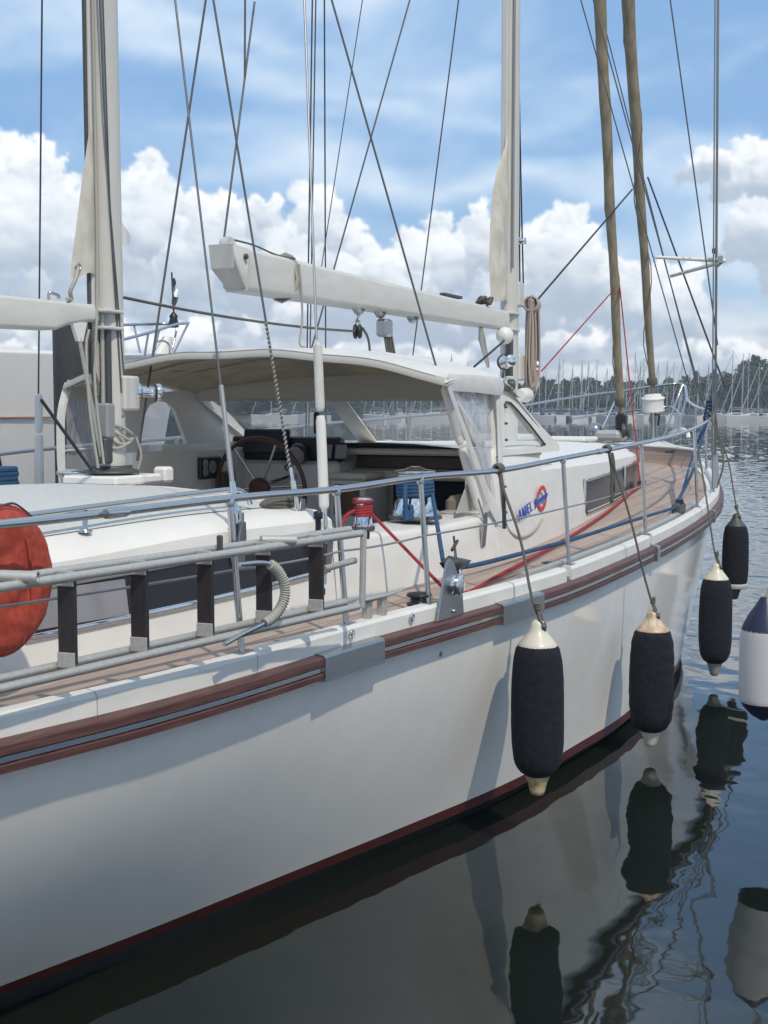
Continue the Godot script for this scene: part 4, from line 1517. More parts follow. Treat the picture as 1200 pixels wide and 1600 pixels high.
	for i in 7:
		var t := i / 6.0
		var yy := lerpf(2.44, 1.70, t)
		var a := V(lerpf(7.20, 7.93, pow(t, 0.9)), yy, 1.385 + 0.02 * sin(t * 3.0))
		var b := V(lerpf(8.07, 7.97, t), yy, 1.37 - 0.10 * (yy - 2.0))
		var r := []
		for j in 13:
			var u := j / 12.0
			r.append(a.lerp(b, u) + V(0, 0, 0.012 * sin(u * 17.0 + t * 2.0) * (1.0 - t * 0.5)))
		fr0.append(r)
	var cur := part(roof, "side_curtain", film.sheet(fr0, V(0, 0, 1)), M.clear_vinyl)
	# border: aft strip down to the coaming, seam strip, foot
	var strip := func(pts: Array, wdt: Array, nn: Vector3) -> MB:
		var mb := MB.new()
		var r0 := []
		var r1 := []
		var r2 := []
		for i in pts.size():
			var d: Vector3 = (pts[mini(i + 1, pts.size() - 1)] - pts[maxi(i - 1, 0)]).normalized()
			var sd: Vector3 = d.cross(nn).normalized() * wdt[i] * 0.5
			r0.append(pts[i] - sd)
			r1.append(pts[i] + nn * 0.012)
			r2.append(pts[i] + sd)
		return mb.sheet([r0, r1, r2], nn)
	part(cur, "border", strip.call(smooth_path([V(7.12, 2.50, 1.40), V(7.30, 2.28, 1.41), V(7.55, 2.0, 1.42), V(7.78, 1.75, 1.425), V(7.98, 1.57, 1.45)], 4), [0.05, 0.05, 0.05, 0.05, 0.055, 0.055, 0.06, 0.06, 0.065, 0.07, 0.075, 0.08, 0.09, 0.10, 0.11, 0.11, 0.08], V(0, 0, 1)), M.canvas)
	part(cur, "border", strip.call(smooth_path([V(8.12, 2.46, 1.36), V(8.11, 2.2, 1.375), V(8.08, 1.95, 1.40), V(8.06, 1.72, 1.43), V(8.06, 1.56, 1.455)], 4), [0.08, 0.08, 0.08, 0.08, 0.08, 0.085, 0.085, 0.09, 0.09, 0.1, 0.1, 0.1, 0.1, 0.1, 0.1, 0.09, 0.05], V(0, 0, 1)), M.canvas)
	part(cur, "border", strip.call([V(7.14, 2.475, 1.40), V(7.6, 2.475, 1.405), V(8.14, 2.465, 1.385)], [0.10, 0.11, 0.12], V(0, 0, 1)), M.canvas)
	for p in [[8.15, 2.33], [8.14, 2.22], [8.13, 2.11], [8.06, 1.80], [8.05, 1.63]]:
		part(cur, "snap_fastener", MB.new().lathe(V(p[0], p[1], 1.40 + (2.3 - p[1]) * 0.06), V(0, 0, 1), [[0.009, 0.0], [0.009, 0.012], [0.004, 0.02]], 8), M.dark_grey)
	# triangular gusset of grey canvas inside, at the coaming
	part(cur, "gusset", MB.new().prism([Vector2(7.45, 1.66), Vector2(7.72, 1.92), Vector2(7.86, 1.66)], Transform3D(Basis.IDENTITY, V(0, 0, 1.33)), 0.006), M.canvas_grey)
	# port side curtain
	var pf := []
	for i in 7:
		var t := i / 6.0
		var yy := lerpf(2.40, 1.72, t)
		var r := []
		for j in 7:
			var u := j / 6.0
			r.append(V(lerpf(7.08, 7.6, u), yy, -1.43 + 0.01 * sin(u * 9.0 + t * 5.0)))
		pf.append(r)
	var pcur := part(roof, "side_curtain", MB.new().sheet(pf, V(0, 0, 1)), M.clear_vinyl)
	part(pcur, "border", strip.call(smooth_path([V(7.10, 2.49, -1.415), V(7.04, 2.30, -1.43), V(7.03, 2.05, -1.435), V(7.05, 1.72, -1.44)], 4), [0.06, 0.06, 0.06, 0.06, 0.06, 0.06, 0.06, 0.06, 0.06, 0.06, 0.055, 0.05, 0.05], V(-0.5, 0, 0.866)), M.canvas)
	part(pcur, "border", strip.call([V(7.08, 2.46, -1.415), V(7.3, 2.43, -1.42), V(7.62, 2.43, -1.42)], [0.12, 0.12, 0.12], V(0, 0, 1)), M.canvas_grey)
	part(pcur, "seam", MB.new().rod(V(7.06, 2.03, -1.42), V(7.6, 2.05, -1.42), 0.006, 6), M.canvas)

func make_rails(y: Node3D) -> void:
	var posts := [[2.2, 0.6], [4.24, 0.605], [5.03, 0.605], [5.75, 0.62], [7.48, 0.65], [9.32, 0.67], [11.5, 0.70], [13.6, 0.72]]
	for s in [1.0, -1.0]:
		var top := []
		for p in [[1.0, 0.6], [2.2, 0.6], [3.1, 0.575], [4.24, 0.602], [5.03, 0.597], [5.75, 0.618], [6.6, 0.615], [7.48, 0.645], [8.9, 0.665], [10.48, 0.68], [12.0, 0.71], [13.9, 0.72], [15.4, 0.70]]:
			top.append(edge(p[0], s, -0.075, p[1]))
		var rail := part(y, "guard_rail", MB.new().tube(smooth_path(top, 5), 0.0155, 10), M.stainless)
		for p in posts:
			var a := edge(p[0], s, -0.035, -0.005)
			var b := edge(p[0] - 0.015, s, -0.075, p[1])
			var post := part(rail, "stanchion", MB.new().rod(a, b, 0.0135, 10), M.stainless)
			part(post, "base_plate", MB.new().box(a + V(0, 0.003, 0), V(0.10, 0.008, 0.055), 0.002), M.stainless_plate)
			part(post, "clamp", MB.new().lathe(b + V(0, -0.035, 0), Vector3.UP, [[0.018, 0.0], [0.019, 0.01], [0.019, 0.03], [0.014, 0.045]], 10), M.stainless)
		for k in posts.size() - 1:
			var a := edge(posts[k][0], s, -0.055, posts[k][1] * 0.5 + 0.02)
			var b := edge(posts[k + 1][0], s, -0.055, posts[k + 1][1] * 0.5 + 0.02)
			part(rail, "lifeline", MB.new().tube(sag(a, b, 0.008, 6), 0.005, 6), M.wire_light)
		var e0 := edge(13.6, s, -0.055, 0.38)
		part(rail, "lifeline", MB.new().rod(e0, edge(16.4, s, -0.05, 0.36), 0.005, 6), M.wire_light)
		for x in [3.6, 8.2]:
			part(rail, "joint", MB.new().lathe(edge(x, s, -0.075, tab([[3.6, 0.585], [8.2, 0.655]], x)) - V(0.06, 0, 0), V(1, 0.01, 0.0).normalized(), [[0.0175, 0.0], [0.0195, 0.01], [0.0195, 0.11], [0.0175, 0.12]], 10), M.stainless)

# oval spar section swept straight up (or along an axis)
func spar(a: Vector3, b: Vector3, fa: float, beam: float, fa2: float, beam2: float, seg := 20) -> MB:
	var rows := []
	for k in 2:
		var p := a if k == 0 else b
		var l := (fa if k == 0 else fa2) * 0.5
		var w := (beam if k == 0 else beam2) * 0.5
		var ring := []
		for i in seg:
			var t := TAU * i / seg
			ring.append(p + V(cos(t) * l, 0, sin(t) * w))
		rows.append(ring)
	return MB.new().skin(rows)

func winch(parent: Node, at: Vector3, ax: Vector3, r: float, h: float, called := "winch") -> MeshInstance3D:
	var w := part(parent, called, MB.new().lathe(at, ax, [[r * 1.15, 0.0], [r * 1.15, h * 0.1], [r * 1.05, h * 0.14], [r, h * 0.3], [r * 0.74, h * 0.42], [r * 0.72, h * 0.75], [r * 0.95, h * 0.88], [r * 0.95, h * 0.93], [r * 0.6, h * 0.97], [r * 0.3, h]], 28), M.chrome)
	part(w, "base", MB.new().lathe(at - ax * 0.02, ax, [[r * 1.3, 0.0], [r * 1.3, 0.018], [r * 1.2, 0.022]], 28), M.dark_grey)
	return w

func block(parent: Node, at: Vector3, r: float, ax: Vector3, m: Material) -> MeshInstance3D:
	var b := part(parent, "block", MB.new().lathe(at - ax * r * 0.55, ax, [[r * 0.8, 0.0], [r, r * 0.15], [r, r * 0.4], [r * 0.7, r * 0.5], [r * 0.7, r * 0.6], [r, r * 0.7], [r, r * 0.95], [r * 0.8, r * 1.1]], 18), m)
	part(b, "shackle", MB.new().tube(smooth_path([at + V(0, r * 0.8, -r * 0.3), at + V(0, r * 1.5, -r * 0.25), at + V(0, r * 1.7, 0), at + V(0, r * 1.5, r * 0.25), at + V(0, r * 0.8, r * 0.3)], 4), r * 0.13, 6), M.stainless)
	return b

func make_masts(y: Node3D) -> void:
	# ---- mizzen
	var mz := part(y, "mizzen_mast", spar(V(5.71, 1.99, 0), V(5.66, 11.0, 0), 0.19, 0.145, 0.19, 0.145, 24), M.mast_paint)
	part(mz, "mast_track", MB.new().box(V(5.575, 6.6, 0.0), V(0.055, 8.3, 0.05), 0.008), M.mast_paint)
	part(mz, "sail_groove", MB.new().box(V(5.545, 6.6, 0.0), V(0.02, 8.2, 0.02), 0.004), M.dark_grey)
	part(mz, "mast_step", MB.new().box(V(5.72, 1.93, 0.0), V(0.42, 0.05, 0.36), 0.012), M.coach_white)
	part(mz, "mast_collar", MB.new().lathe(V(5.71, 1.965, 0.0), Vector3.UP, [[0.15, 0.0], [0.15, 0.015], [0.115, 0.025], [0.115, 0.04]], 24), M.dark_grey)
	part(mz, "step_block", MB.new().box(V(6.0, 1.945, 0.14), V(0.09, 0.09, 0.09), 0.015), M.coach_white)
	# open slot below the boom with the furling gear in it
	part(mz, "furling_slot", MB.new().box(V(5.608, 2.50, 0.045), V(0.035, 0.50, 0.075), 0.006), M.dark_grey)
	part(mz, "furling_rod", MB.new().rod(V(5.585, 2.32, 0.05), V(5.585, 2.82, 0.05), 0.012, 8), M.galvanized)
	part(mz, "furling_gearbox", MB.new().box(V(5.60, 2.25, 0.05), V(0.075, 0.19, 0.085), 0.012), M.grey_plastic)
	part(mz, "motor_housing", MB.new().box(V(5.585, 2.09, 0.05), V(0.07, 0.14, 0.075), 0.012), M.dark_grey)
	for h in [2.745, 2.835]:
		part(mz, "gooseneck_band", MB.new().box(V(5.63, h, 0.055), V(0.17, 0.018, 0.09), 0.006), M.mast_paint)
	# winch on a pad on the starboard face
	part(mz, "winch_pad", MB.new().box(V(5.78, 2.40, 0.05), V(0.14, 0.19, 0.10), 0.012), M.mast_paint)
	var wa := V(0.72, 0.0, 0.694).normalized()
	var mw := part(mz, "winch", MB.new().lathe(V(5.85, 2.405, 0.05), wa, [[0.05, 0.0], [0.056, 0.008], [0.056, 0.03], [0.046, 0.042], [0.03, 0.05], [0.027, 0.10], [0.03, 0.115], [0.047, 0.125], [0.05, 0.135], [0.05, 0.15], [0.038, 0.16], [0.018, 0.165]], 28), M.chrome)
	part(mw, "groove", MB.new().lathe(V(5.85, 2.405, 0.05) + wa * 0.117, wa, [[0.049, 0.0], [0.052, 0.004], [0.049, 0.008]], 28), M.black_plastic)
	part(mw, "socket", MB.new().lathe(V(5.85, 2.405, 0.05) + wa * 0.164, wa, [[0.016, 0.0], [0.014, 0.004], [0.002, 0.004]], 14), M.dark_grey)
	# white bracket on the fore side, high up
	part(mz, "bracket", MB.new().prism([Vector2(0.0, 0.0), Vector2(0.0, -0.16), Vector2(0.10, -0.14), Vector2(0.13, -0.10)], Transform3D(Basis.IDENTITY, V(5.76, 3.36, 0.0)), 0.03), M.white_plastic)
	for h in [2.28, 2.21]:
		part(mz, "rivet", MB.new().lathe(V(5.72, h, 0.072), V(0, 0, 1), [[0.012, -0.01], [0.012, 0.003], [0.006, 0.006]], 8), M.grey_plastic)
	# rope stowed round the mast foot
	for k in 4:
		var lp := []
		for i in 13:
			var a := TAU * i / 12
			lp.append(V(5.73 + 0.11 * cos(a) + 0.004 * k, 2.13 + 0.022 * k + 0.03 * sin(a * 2.0 + k), 0.10 * sin(a)))
		part(mz, "lashing", MB.new().tube(smooth_path(lp, 2), 0.008, 6, false), M.pale_rope)
	part(mz, "rope_tail", MB.new().tube(smooth_path([V(5.80, 2.16, 0.10), V(5.82, 2.06, 0.12), V(5.80, 1.97, 0.11), V(5.84, 1.93, 0.13)], 4), 0.008, 6), M.pale_rope)
	# halyards and braided lines down the aft side
	for l in [[V(5.555, 2.02, 0.07), V(5.50, 2.5, 0.06), V(5.555, 3.2, 0.05), V(5.55, 6.0, 0.04)], [V(5.53, 2.0, 0.05), V(5.47, 2.3, 0.05), V(5.46, 2.62, 0.04), V(5.50, 2.73, 0.03)]]:
		part(mz, "halyard", MB.new().tube(smooth_path(l, 6), 0.008, 6), M.pale_rope)
	part(mz, "halyard", MB.new().tube([V(5.71, 2.4, 0.075), V(5.60, 3.9, 0.075), V(5.57, 4.8, 0.07)], 0.005, 6), M.wire)
	part(mz, "halyard", MB.new().tube([V(5.745, 2.42, 0.075), V(5.63, 3.4, 0.08), V(5.60, 4.9, 0.07)], 0.004, 6), M.wire)
	for k in 2:
		var sd := []
		for i in 7:
			var a := i * 0.9 + k
			sd.append(V(5.51 + 0.03 * sin(a), 2.38 + 0.06 * i - 0.02 * k, 0.05 + 0.02 * cos(a * 1.3)))
		part(mz, "tangled_line", MB.new().tube(smooth_path(sd, 3), 0.007, 6), M.grey_rope)
	# a strip of sail out of the slot
	part(mz, "mizzen_sail", sail_mesh([[5.60, 4.6, 5.565], [5.60, 3.80, 5.545], [5.60, 3.5, 5.47], [5.60, 3.25, 5.415], [5.60, 3.08, 5.375], [5.58, 3.01, 5.37]], 0.03), M.sail)
	part(mz, "clew_ring", MB.new().tube(smooth_path([V(5.40, 3.05, 0.03), V(5.425, 3.07, 0.03), V(5.44, 3.05, 0.03), V(5.42, 3.03, 0.03), V(5.40, 3.05, 0.03)], 4), 0.006, 6), M.stainless)
	part(mz, "clew_line", MB.new().tube(smooth_path([V(5.42, 3.05, 0.03), V(5.37, 2.98, 0.05), V(5.34, 2.92, 0.04), V(5.36, 2.88, 0.03), V(5.30, 2.875, 0.05)], 5), 0.011, 6), M.pale_rope)
	# boom
	var mb := MB.new()
	var rows := []
	for s in [[5.575, 2.775, 2.865, 0.045], [5.48, 2.77, 2.865, 0.055], [5.30, 2.742, 2.863, 0.06], [5.20, 2.712, 2.862, 0.065], [4.6, 2.695, 2.855, 0.07], [2.6, 2.68, 2.84, 0.07]]:
		rows.append([V(s[0], s[1], s[3] * 0.8), V(s[0], s[1] + 0.02, s[3]), V(s[0], s[2] - 0.02, s[3]), V(s[0], s[2], s[3] * 0.7), V(s[0], s[2], -s[3] * 0.7), V(s[0], s[2] - 0.02, -s[3]), V(s[0], s[1] + 0.02, -s[3]), V(s[0], s[1], -s[3] * 0.8)])
	var bm := part(mz, "boom", mb.skin(rows), M.boom_paint)
	part(bm, "vang_lug", MB.new().prism([Vector2(-0.06, 0.0), Vector2(0.06, 0.0), Vector2(0.025, -0.10), Vector2(-0.015, -0.10)], Transform3D(Basis.IDENTITY, V(5.40, 2.765, 0.03)), 0.02), M.white_plastic)
	part(bm, "vang_strut", MB.new().rod(V(5.405, 2.68, 0.04), V(5.56, 2.06, 0.05), 0.011, 8), M.galvanized)
	part(bm, "vang_strut", MB.new().rod(V(5.12, 2.36, 0.02), V(5.50, 1.99, 0.03), 0.009, 8), M.dark_rope)
	part(bm, "shackle", MB.new().tube(smooth_path([V(5.22, 2.87, 0.0), V(5.20, 2.90, 0.02), V(5.26, 2.895, 0.02), V(5.30, 2.885, 0.0)], 3), 0.009, 6), M.stainless)
	# ---- main
	var mm := part(y, "main_mast", spar(V(12.12, 1.95, 0), V(12.05, 16.8, 0), 0.27, 0.165, 0.27, 0.165, 26), M.mast_paint)
	part(mm, "mast_track", MB.new().box(V(11.945, 10.2, 0.0), V(0.05, 13.0, 0.06), 0.008), M.mast_paint)
	part(mm, "sail_groove", MB.new().box(V(11.99, 10.2, 0.078), V(0.028, 13.0, 0.012), 0.004), M.grey_plastic)
	part(mm, "furling_slot", MB.new().box(V(11.97, 2.82, 0.055), V(0.07, 0.5, 0.06), 0.008), M.dark_grey)
	part(mm, "furling_gearbox", MB.new().box(V(11.94, 2.56, 0.06), V(0.10, 0.17, 0.09), 0.012), M.mast_paint)
	part(mm, "motor", MB.new().lathe(V(11.86, 2.56, 0.08), V(0.3, 0, 0.95).normalized(), [[0.05, 0.0], [0.055, 0.02], [0.055, 0.06], [0.035, 0.075]], 16), M.dark_grey)
	part(mm, "motor_cable", MB.new().tube(smooth_path([V(11.70, 2.72, 0.1), V(11.66, 2.62, 0.1), V(11.72, 2.53, 0.1), V(11.84, 2.54, 0.1)], 5), 0.01, 6), M.black_plastic)
	for h in [3.10, 3.26]:
		part(mm, "gooseneck_band", MB.new().box(V(12.03, h, 0.06), V(0.24, 0.022, 0.09), 0.006), M.mast_paint)
	part(mm, "winch_pad", MB.new().box(V(12.20, 3.46, 0.05), V(0.16, 0.24, 0.10), 0.014), M.mast_paint)
	part(mm, "winch_pad", MB.new().box(V(12.27, 2.74, 0.04), V(0.16, 0.26, 0.10), 0.014), M.mast_paint)
	winch(mm, V(11.83, 2.78, 0.06), V(-0.75, 0.05, 0.66).normalized(), 0.06, 0.17)
	winch(mm, V(12.38, 2.76, 0.06), V(0.85, 0.05, 0.53).normalized(), 0.065, 0.17)
	winch(mm, V(12.22, 3.99, 0.05), V(0.5, 0.0, 0.86).normalized(), 0.035, 0.08)
	part(mm, "deck_light", MB.new().ball(V(11.74, 3.03, 0.09), V(0.095, 0.085, 0.085), 16), M.white_plastic)
	part(mm, "deck_light", MB.new().tube([V(12.0, 2.46, 0.16), V(12.06, 2.46, 0.16), V(12.3, 2.465, 0.12), V(12.37, 2.465, 0.11)], [0.05, 0.07, 0.075, 0.04], 16), M.white_plastic)
	part(mm, "spinnaker_track", MB.new().box(V(12.27, 4.0, 0.0), V(0.03, 1.2, 0.035), 0.005), M.dark_grey)
	for l in [[V(12.25, 3.5, 0.06), V(12.24, 4.4, 0.05), V(12.21, 5.3, 0.04)], [V(12.36, 3.5, 0.06), V(12.28, 4.6, 0.05), V(12.24, 5.4, 0.04)]]:
		part(mm, "halyard", MB.new().tube(l, 0.009, 6), M.dark_rope)
	part(mm, "main_sail", sail_mesh([[11.98, 5.2, 11.93], [11.98, 4.88, 11.90], [11.98, 4.62, 11.68], [11.98, 4.40, 11.57], [11.98, 4.05, 11.50], [11.98, 3.72, 11.48], [11.98, 3.45, 11.52], [11.99, 3.36, 11.53]], 0.055), M.sail)
	for k in 2:
		var lp := []
		for i in 15:
			var a := i * 1.35 + k * 1.9
			lp.append(V(11.42 - 0.012 * i + 0.06 * sin(a), 3.315 + 0.035 * cos(a * 1.7) + 0.02, 0.03 + 0.05 * cos(a)))
		part(mm, "stowed_line", MB.new().tube(smooth_path(lp, 3), 0.012, 6), M.grey_rope)
	# main boom
	rows = []
	for s in [[11.93, 3.10, 3.275, 0.07], [11.0, 3.085, 3.285, 0.085], [9.0, 3.075, 3.30, 0.095], [7.25, 3.06, 3.325, 0.10], [7.02, 3.06, 3.33, 0.10]]:
		rows.append([V(s[0], s[1], s[3] * 0.75), V(s[0], s[1] + 0.03, s[3]), V(s[0], s[2] - 0.03, s[3]), V(s[0], s[2], s[3] * 0.75), V(s[0], s[2], -s[3] * 0.75), V(s[0], s[2] - 0.03, -s[3]), V(s[0], s[1] + 0.03, -s[3]), V(s[0], s[1], -s[3] * 0.75)])
	bm = part(mm, "boom", MB.new().skin(rows), M.boom_paint)
	part(bm, "end_fitting", MB.new().skin([[V(7.02, 3.075, 0.07), V(7.02, 3.32, 0.095), V(7.02, 3.32, -0.095), V(7.02, 3.075, -0.07)], [V(6.86, 3.19, 0.085), V(6.84, 3.335, 0.09), V(6.84, 3.335, -0.09), V(6.86, 3.19, -0.085)]]), M.mast_paint)
	part(bm, "end_sheave", MB.new().lathe(V(6.90, 3.335, -0.02), V(0, 0, 1), [[0.05, 0.0], [0.055, 0.01], [0.055, 0.05], [0.05, 0.06]], 16), M.mast_paint)
	part(bm, "end_pin", MB.new().lathe(V(6.98, 3.27, 0.09), V(0, 0, 1), [[0.018, 0.0], [0.018, 0.015], [0.008, 0.018]], 10), M.dark_grey)
	part(bm, "outhaul_track", MB.new().box(V(9.6, 3.302, 0.0), V(4.2, 0.014, 0.05), 0.003, Basis(V(0, 0, 1), -0.0105)), M.galvanized)
	part(bm, "outhaul_car", MB.new().box(V(10.55, 3.315, 0.02), V(0.40, 0.025, 0.06), 0.006), M.dark_grey)
	part(bm, "outhaul_line", MB.new().tube(smooth_path([V(6.93, 3.38, 0.0), V(7.2, 3.37, 0.02), V(7.45, 3.335, 0.04), V(7.62, 3.325, 0.09)], 4), 0.007, 6), M.grey_rope)
	for k in 3:
		var lp := []
		for i in 13:
			var a := TAU * i / 12
			lp.append(V(7.60 + 0.02 * k, 3.19 + 0.155 * cos(a) + 0.01 * k, 0.115 * sin(a)))
		part(bm, "lashing", MB.new().tube(lp, 0.008, 6, false), M.pale_rope)
	part(bm, "hanging_line", MB.new().tube(smooth_path([V(7.64, 3.29, 0.11), V(7.65, 3.10, 0.12), V(7.68, 2.92, 0.11), V(7.66, 2.76, 0.10), V(7.70, 2.74, 0.12)], 5), 0.008, 6), M.pale_rope)
	for b in [[8.72, 0.035], [9.10, 0.05], [9.72, 0.0]]:
		var x: float = b[0]
		part(bm, "fitting", MB.new().lathe(V(x, 3.075, 0.02), V(0, -1, 0), [[0.05, -0.02], [0.05, 0.012], [0.03, 0.04], [0.012, 0.05]], 12), M.stainless_plate)
	block(bm, V(8.68, 2.90, 0.03), 0.055, V(0.3, 0, 0.95).normalized(), M.black_plastic)
	part(bm, "sheet_shackle", MB.new().rod(V(8.72, 3.05, 0.02), V(8.69, 2.97, 0.03), 0.014, 6), M.stainless)
	part(bm, "main_sheet", MB.new().tube(smooth_path([V(8.72, 2.93, 0.05), V(8.78, 2.85, 0.07), V(8.84, 2.70, 0.06)], 4), 0.010, 6), M.grey_rope)
	part(bm, "main_sheet", MB.new().tube(sag(V(8.66, 2.90, 0.03), V(5.79, 2.925, 0.03), 0.03), 0.009, 6), M.grey_rope)
	var tb := part(bm, "triple_block", MB.new().box(V(9.11, 2.95, 0.05), V(0.13, 0.14, 0.10), 0.02), M.stainless_plate)
	for k in 4:
		part(tb, "main_sheet", MB.new().rod(V(9.06 + 0.04 * k, 2.98, 0.06), V(9.12 + 0.045 * k, 2.70, 0.08), 0.011, 6), M.grey_rope)
	part(bm, "vang", MB.new().tube([V(11.25, 3.08, 0.03), V(11.28, 2.98, 0.03), V(11.45, 2.72, 0.03)], [0.02, 0.035, 0.015], 8), M.galvanized)

# strip of sail between the mast slot and a free leech; list of [luff x, y, leech x]
func sail_mesh(prof: Array, belly: float) -> MB:
	var rows := []
	for p in prof:
		var r := []
		for j in 9:
			var t := j / 8.0
			var wd: float = absf(p[0] - p[2])
			r.append(V(lerpf(p[0], p[2], t), p[1] + 0.02 * sin(t * 5.0), belly * sin(t * PI) * minf(1.0, wd * 3.0) * (1.0 + 0.4 * sin(p[1] * 9.0 + t * 3.0)) + 0.02))
		rows.append(r)
	return MB.new().sheet(rows, V(0, 0, 1))

func make_rigging(y: Node3D) -> void:
	var r := y
	part(y, "chain_plate", MB.new().box(V(4.96, 1.72, 1.275), V(0.10, 0.24, 0.012), 0.004), M.stainless_plate)
	# wires: [name, from, to, radius, material]
	var wires := [
		["shroud", V(6.83, 2.42, -1.45), V(6.2, 6.022, -0.775), 0.006, M.wire],
		["shroud", V(4.95, 1.93, 1.26), V(5.44, 5.431, 0.5), 0.0055, M.wire],
		["running_backstay", V(7.17, 1.965, -0.9), V(7.85, 6.683, -0.45), 0.008, M.wire],
		["shroud", V(5.62, 1.876, 1.2), V(5.5, 5.564, 0.6), 0.006, M.wire],
		["shroud", V(5.62, 2.657, 1.33), V(6.22, 5.329, 0.91), 0.0065, M.wire_light],
		["topping_lift", V(6.88, 3.38, 0.0), V(7.27, 4.918, 0.0), 0.007, M.wire],
		["topping_lift", V(7.14, 4.40, 0.0), V(7.16, 5.117, 0.0), 0.007, M.wire],
		["shroud", V(11.36, 1.7, -1.9), V(9.87, 7.529, -0.95), 0.008, M.wire],
		["shroud", V(11.51, 1.7, -1.95), V(10.03, 7.601, -1.0), 0.007, M.wire],
		["shroud", V(11.96, 1.7, -1.98), V(9.92, 7.615, -0.9), 0.008, M.wire],
		["shroud", V(7.37, 2.51, 1.25), V(6.81, 5.883, 0.425), 0.007, M.wire],
		["flag_halyard", V(10.76, 3.579, -1.4), V(10.6, 7.213, -0.65), 0.005, M.wire],
		["running_backstay", V(10.68, 2.6, -1.55), V(11.82, 7.871, -0.45), 0.008, M.wire],
		["running_backstay", V(13.18, 2.6, -1.57), V(11.77, 8.17, -0.15), 0.008, M.wire],
		["halyard", V(15.75, 2.6, 1.02), V(13.76, 9.061, -0.5), 0.008, M.wire],
		["halyard", V(15.74, 2.3, 1.22), V(14.49, 9.433, -0.6), 0.009, M.wire],
		["halyard", V(16.45, 2.45, 1.01), V(14.8, 9.184, -0.5), 0.008, M.wire],
		["pole_lift", V(16.0, 2.6, 1.4), V(17.63, 5.491, 0.0), 0.012, M.dark_rope],
		["shroud", V(13.80, 3.0, 1.72), V(12.92, 8.012, 1.1), 0.008, M.wire],
		["shroud", V(12.96, 1.85, 1.85), V(14.76, 9.185, 1.4), 0.008, M.wire],
		["shroud", V(13.38, 1.85, 1.79), V(15.13, 9.372, 1.35), 0.007, M.wire],
		["shroud", V(13.81, 1.85, 1.72), V(15.46, 9.529, 1.3), 0.008, M.wire],
		["furling_line", V(12.69, 3.448, 0.1), V(16.62, 5.17, 0.05), 0.011, M.dark_rope],
		["furling_line", V(10.78, 2.701, 0.15), V(11.76, 3.0, 0.1), 0.011, M.dark_rope],
		["furling_line", V(12.83, 2.719, 0.1), V(15.95, 3.82, 0.0), 0.008, M.red_rope],
		["furling_line", V(13.69, 1.56, 0.94), V(16.06, 3.903, 0.05), 0.009, M.red_rope],
	]
	for w in wires:
		var far_end: Vector3 = w[2]
		if w[0] in ["shroud", "running_backstay", "halyard", "flag_halyard"]:
			far_end += (w[2] - w[1]) * 0.9      # carries on up out of sight
		part(r, w[0], MB.new().rod(w[1], far_end, w[3], 6), w[4])
	# white tubes over the lower ends
	var covers := [[V(6.88, 1.80, -1.5), V(6.83, 2.42, -1.45), 0.030, 0.55], [V(5.60, 1.82, 1.38), V(5.62, 2.64, 1.335), 0.026, 0.56], [V(7.68, 1.68, 1.40), V(7.37, 2.46, 1.28), 0.030, 0.5]]
	for c in covers:
		var m: Vector3 = c[0].lerp(c[1], c[3])
		var cv := part(r, "wire_cover", MB.new().tube([c[0], c[0].lerp(c[1], 0.02), m.lerp(c[0], 0.06), m], [c[2] * 0.75, c[2], c[2] * 0.96, c[2] * 0.7], 12), M.white_plastic)
		part(cv, "upper_sleeve", MB.new().tube([m.lerp(c[1], 0.06), m.lerp(c[1], 0.12), c[1].lerp(m, 0.06), c[1]], [c[2] * 0.6, c[2] * 0.92, c[2] * 0.88, c[2] * 0.35], 12), M.boom_paint if c[0].z > 1.3 and c[0].x < 6.0 else M.white_plastic)
	# chain plates and turnbuckles
	var ends := [[V(4.95, 1.93, 1.26), V(5.44, 5.431, 0.5), V(4.965, 1.70, 1.285)], [V(5.60, 1.82, 1.38), V(5.62, 2.65, 1.335), V(5.60, 1.62, 1.40)], [V(5.62, 1.90, 1.2), V(5.5, 5.564, 0.6), V(5.66, 1.76, 1.21)], [V(7.66, 1.70, 1.41), V(7.37, 2.46, 1.28), V(7.62, 1.56, 1.455)]]
	for e in ends:
		var a: Vector3 = e[0]
		var d: Vector3 = (e[1] - a).normalized()
		part(r, "turnbuckle", MB.new().tube([a - d * 0.14, a - d * 0.10, a - d * 0.09, a + d * 0.05, a + d * 0.06, a + d * 0.12], [0.008, 0.008, 0.014, 0.014, 0.009, 0.009], 8), M.chrome)
		part(r, "chain_plate", MB.new().prism([Vector2(-0.032, -0.12), Vector2(0.032, -0.12), Vector2(0.03, 0.03), Vector2(0.014, 0.10), Vector2(-0.014, 0.10), Vector2(-0.03, 0.03)], Transform3D(Basis(V(1, 0, 0), 0.10), e[2]), 0.012), M.stainless_plate)
	part(r, "toggle", MB.new().box(V(4.955, 1.84, 1.278), V(0.035, 0.07, 0.03), 0.006), M.chrome)
	# turnbuckle covers over the long wires
	part(r, "wire_cover", MB.new().rod(V(4.95, 1.93, 1.26), V(5.02, 2.42, 1.154), 0.012, 8), M.wire_light)
	part(r, "spiral_whipping", MB.new().tube(spiral(V(5.615, 2.0, 1.18), V(5.59, 2.75, 1.057), 0.006, 34), 0.0035, 5), M.pale_rope)
	# main shroud fittings at the rail
	for p in [[12.96, 1.85], [13.38, 1.79], [13.81, 1.72]]:
		part(r, "turnbuckle", MB.new().tube([V(p[0], 1.44, p[1] + 0.03), V(p[0], 1.52, p[1] + 0.02), V(p[0] + 0.01, 1.54, p[1] + 0.018), V(p[0] + 0.06, 1.80, p[1]), V(p[0] + 0.06, 1.86, p[1])], [0.016, 0.010, 0.018, 0.018, 0.010], 8), M.wire_light)
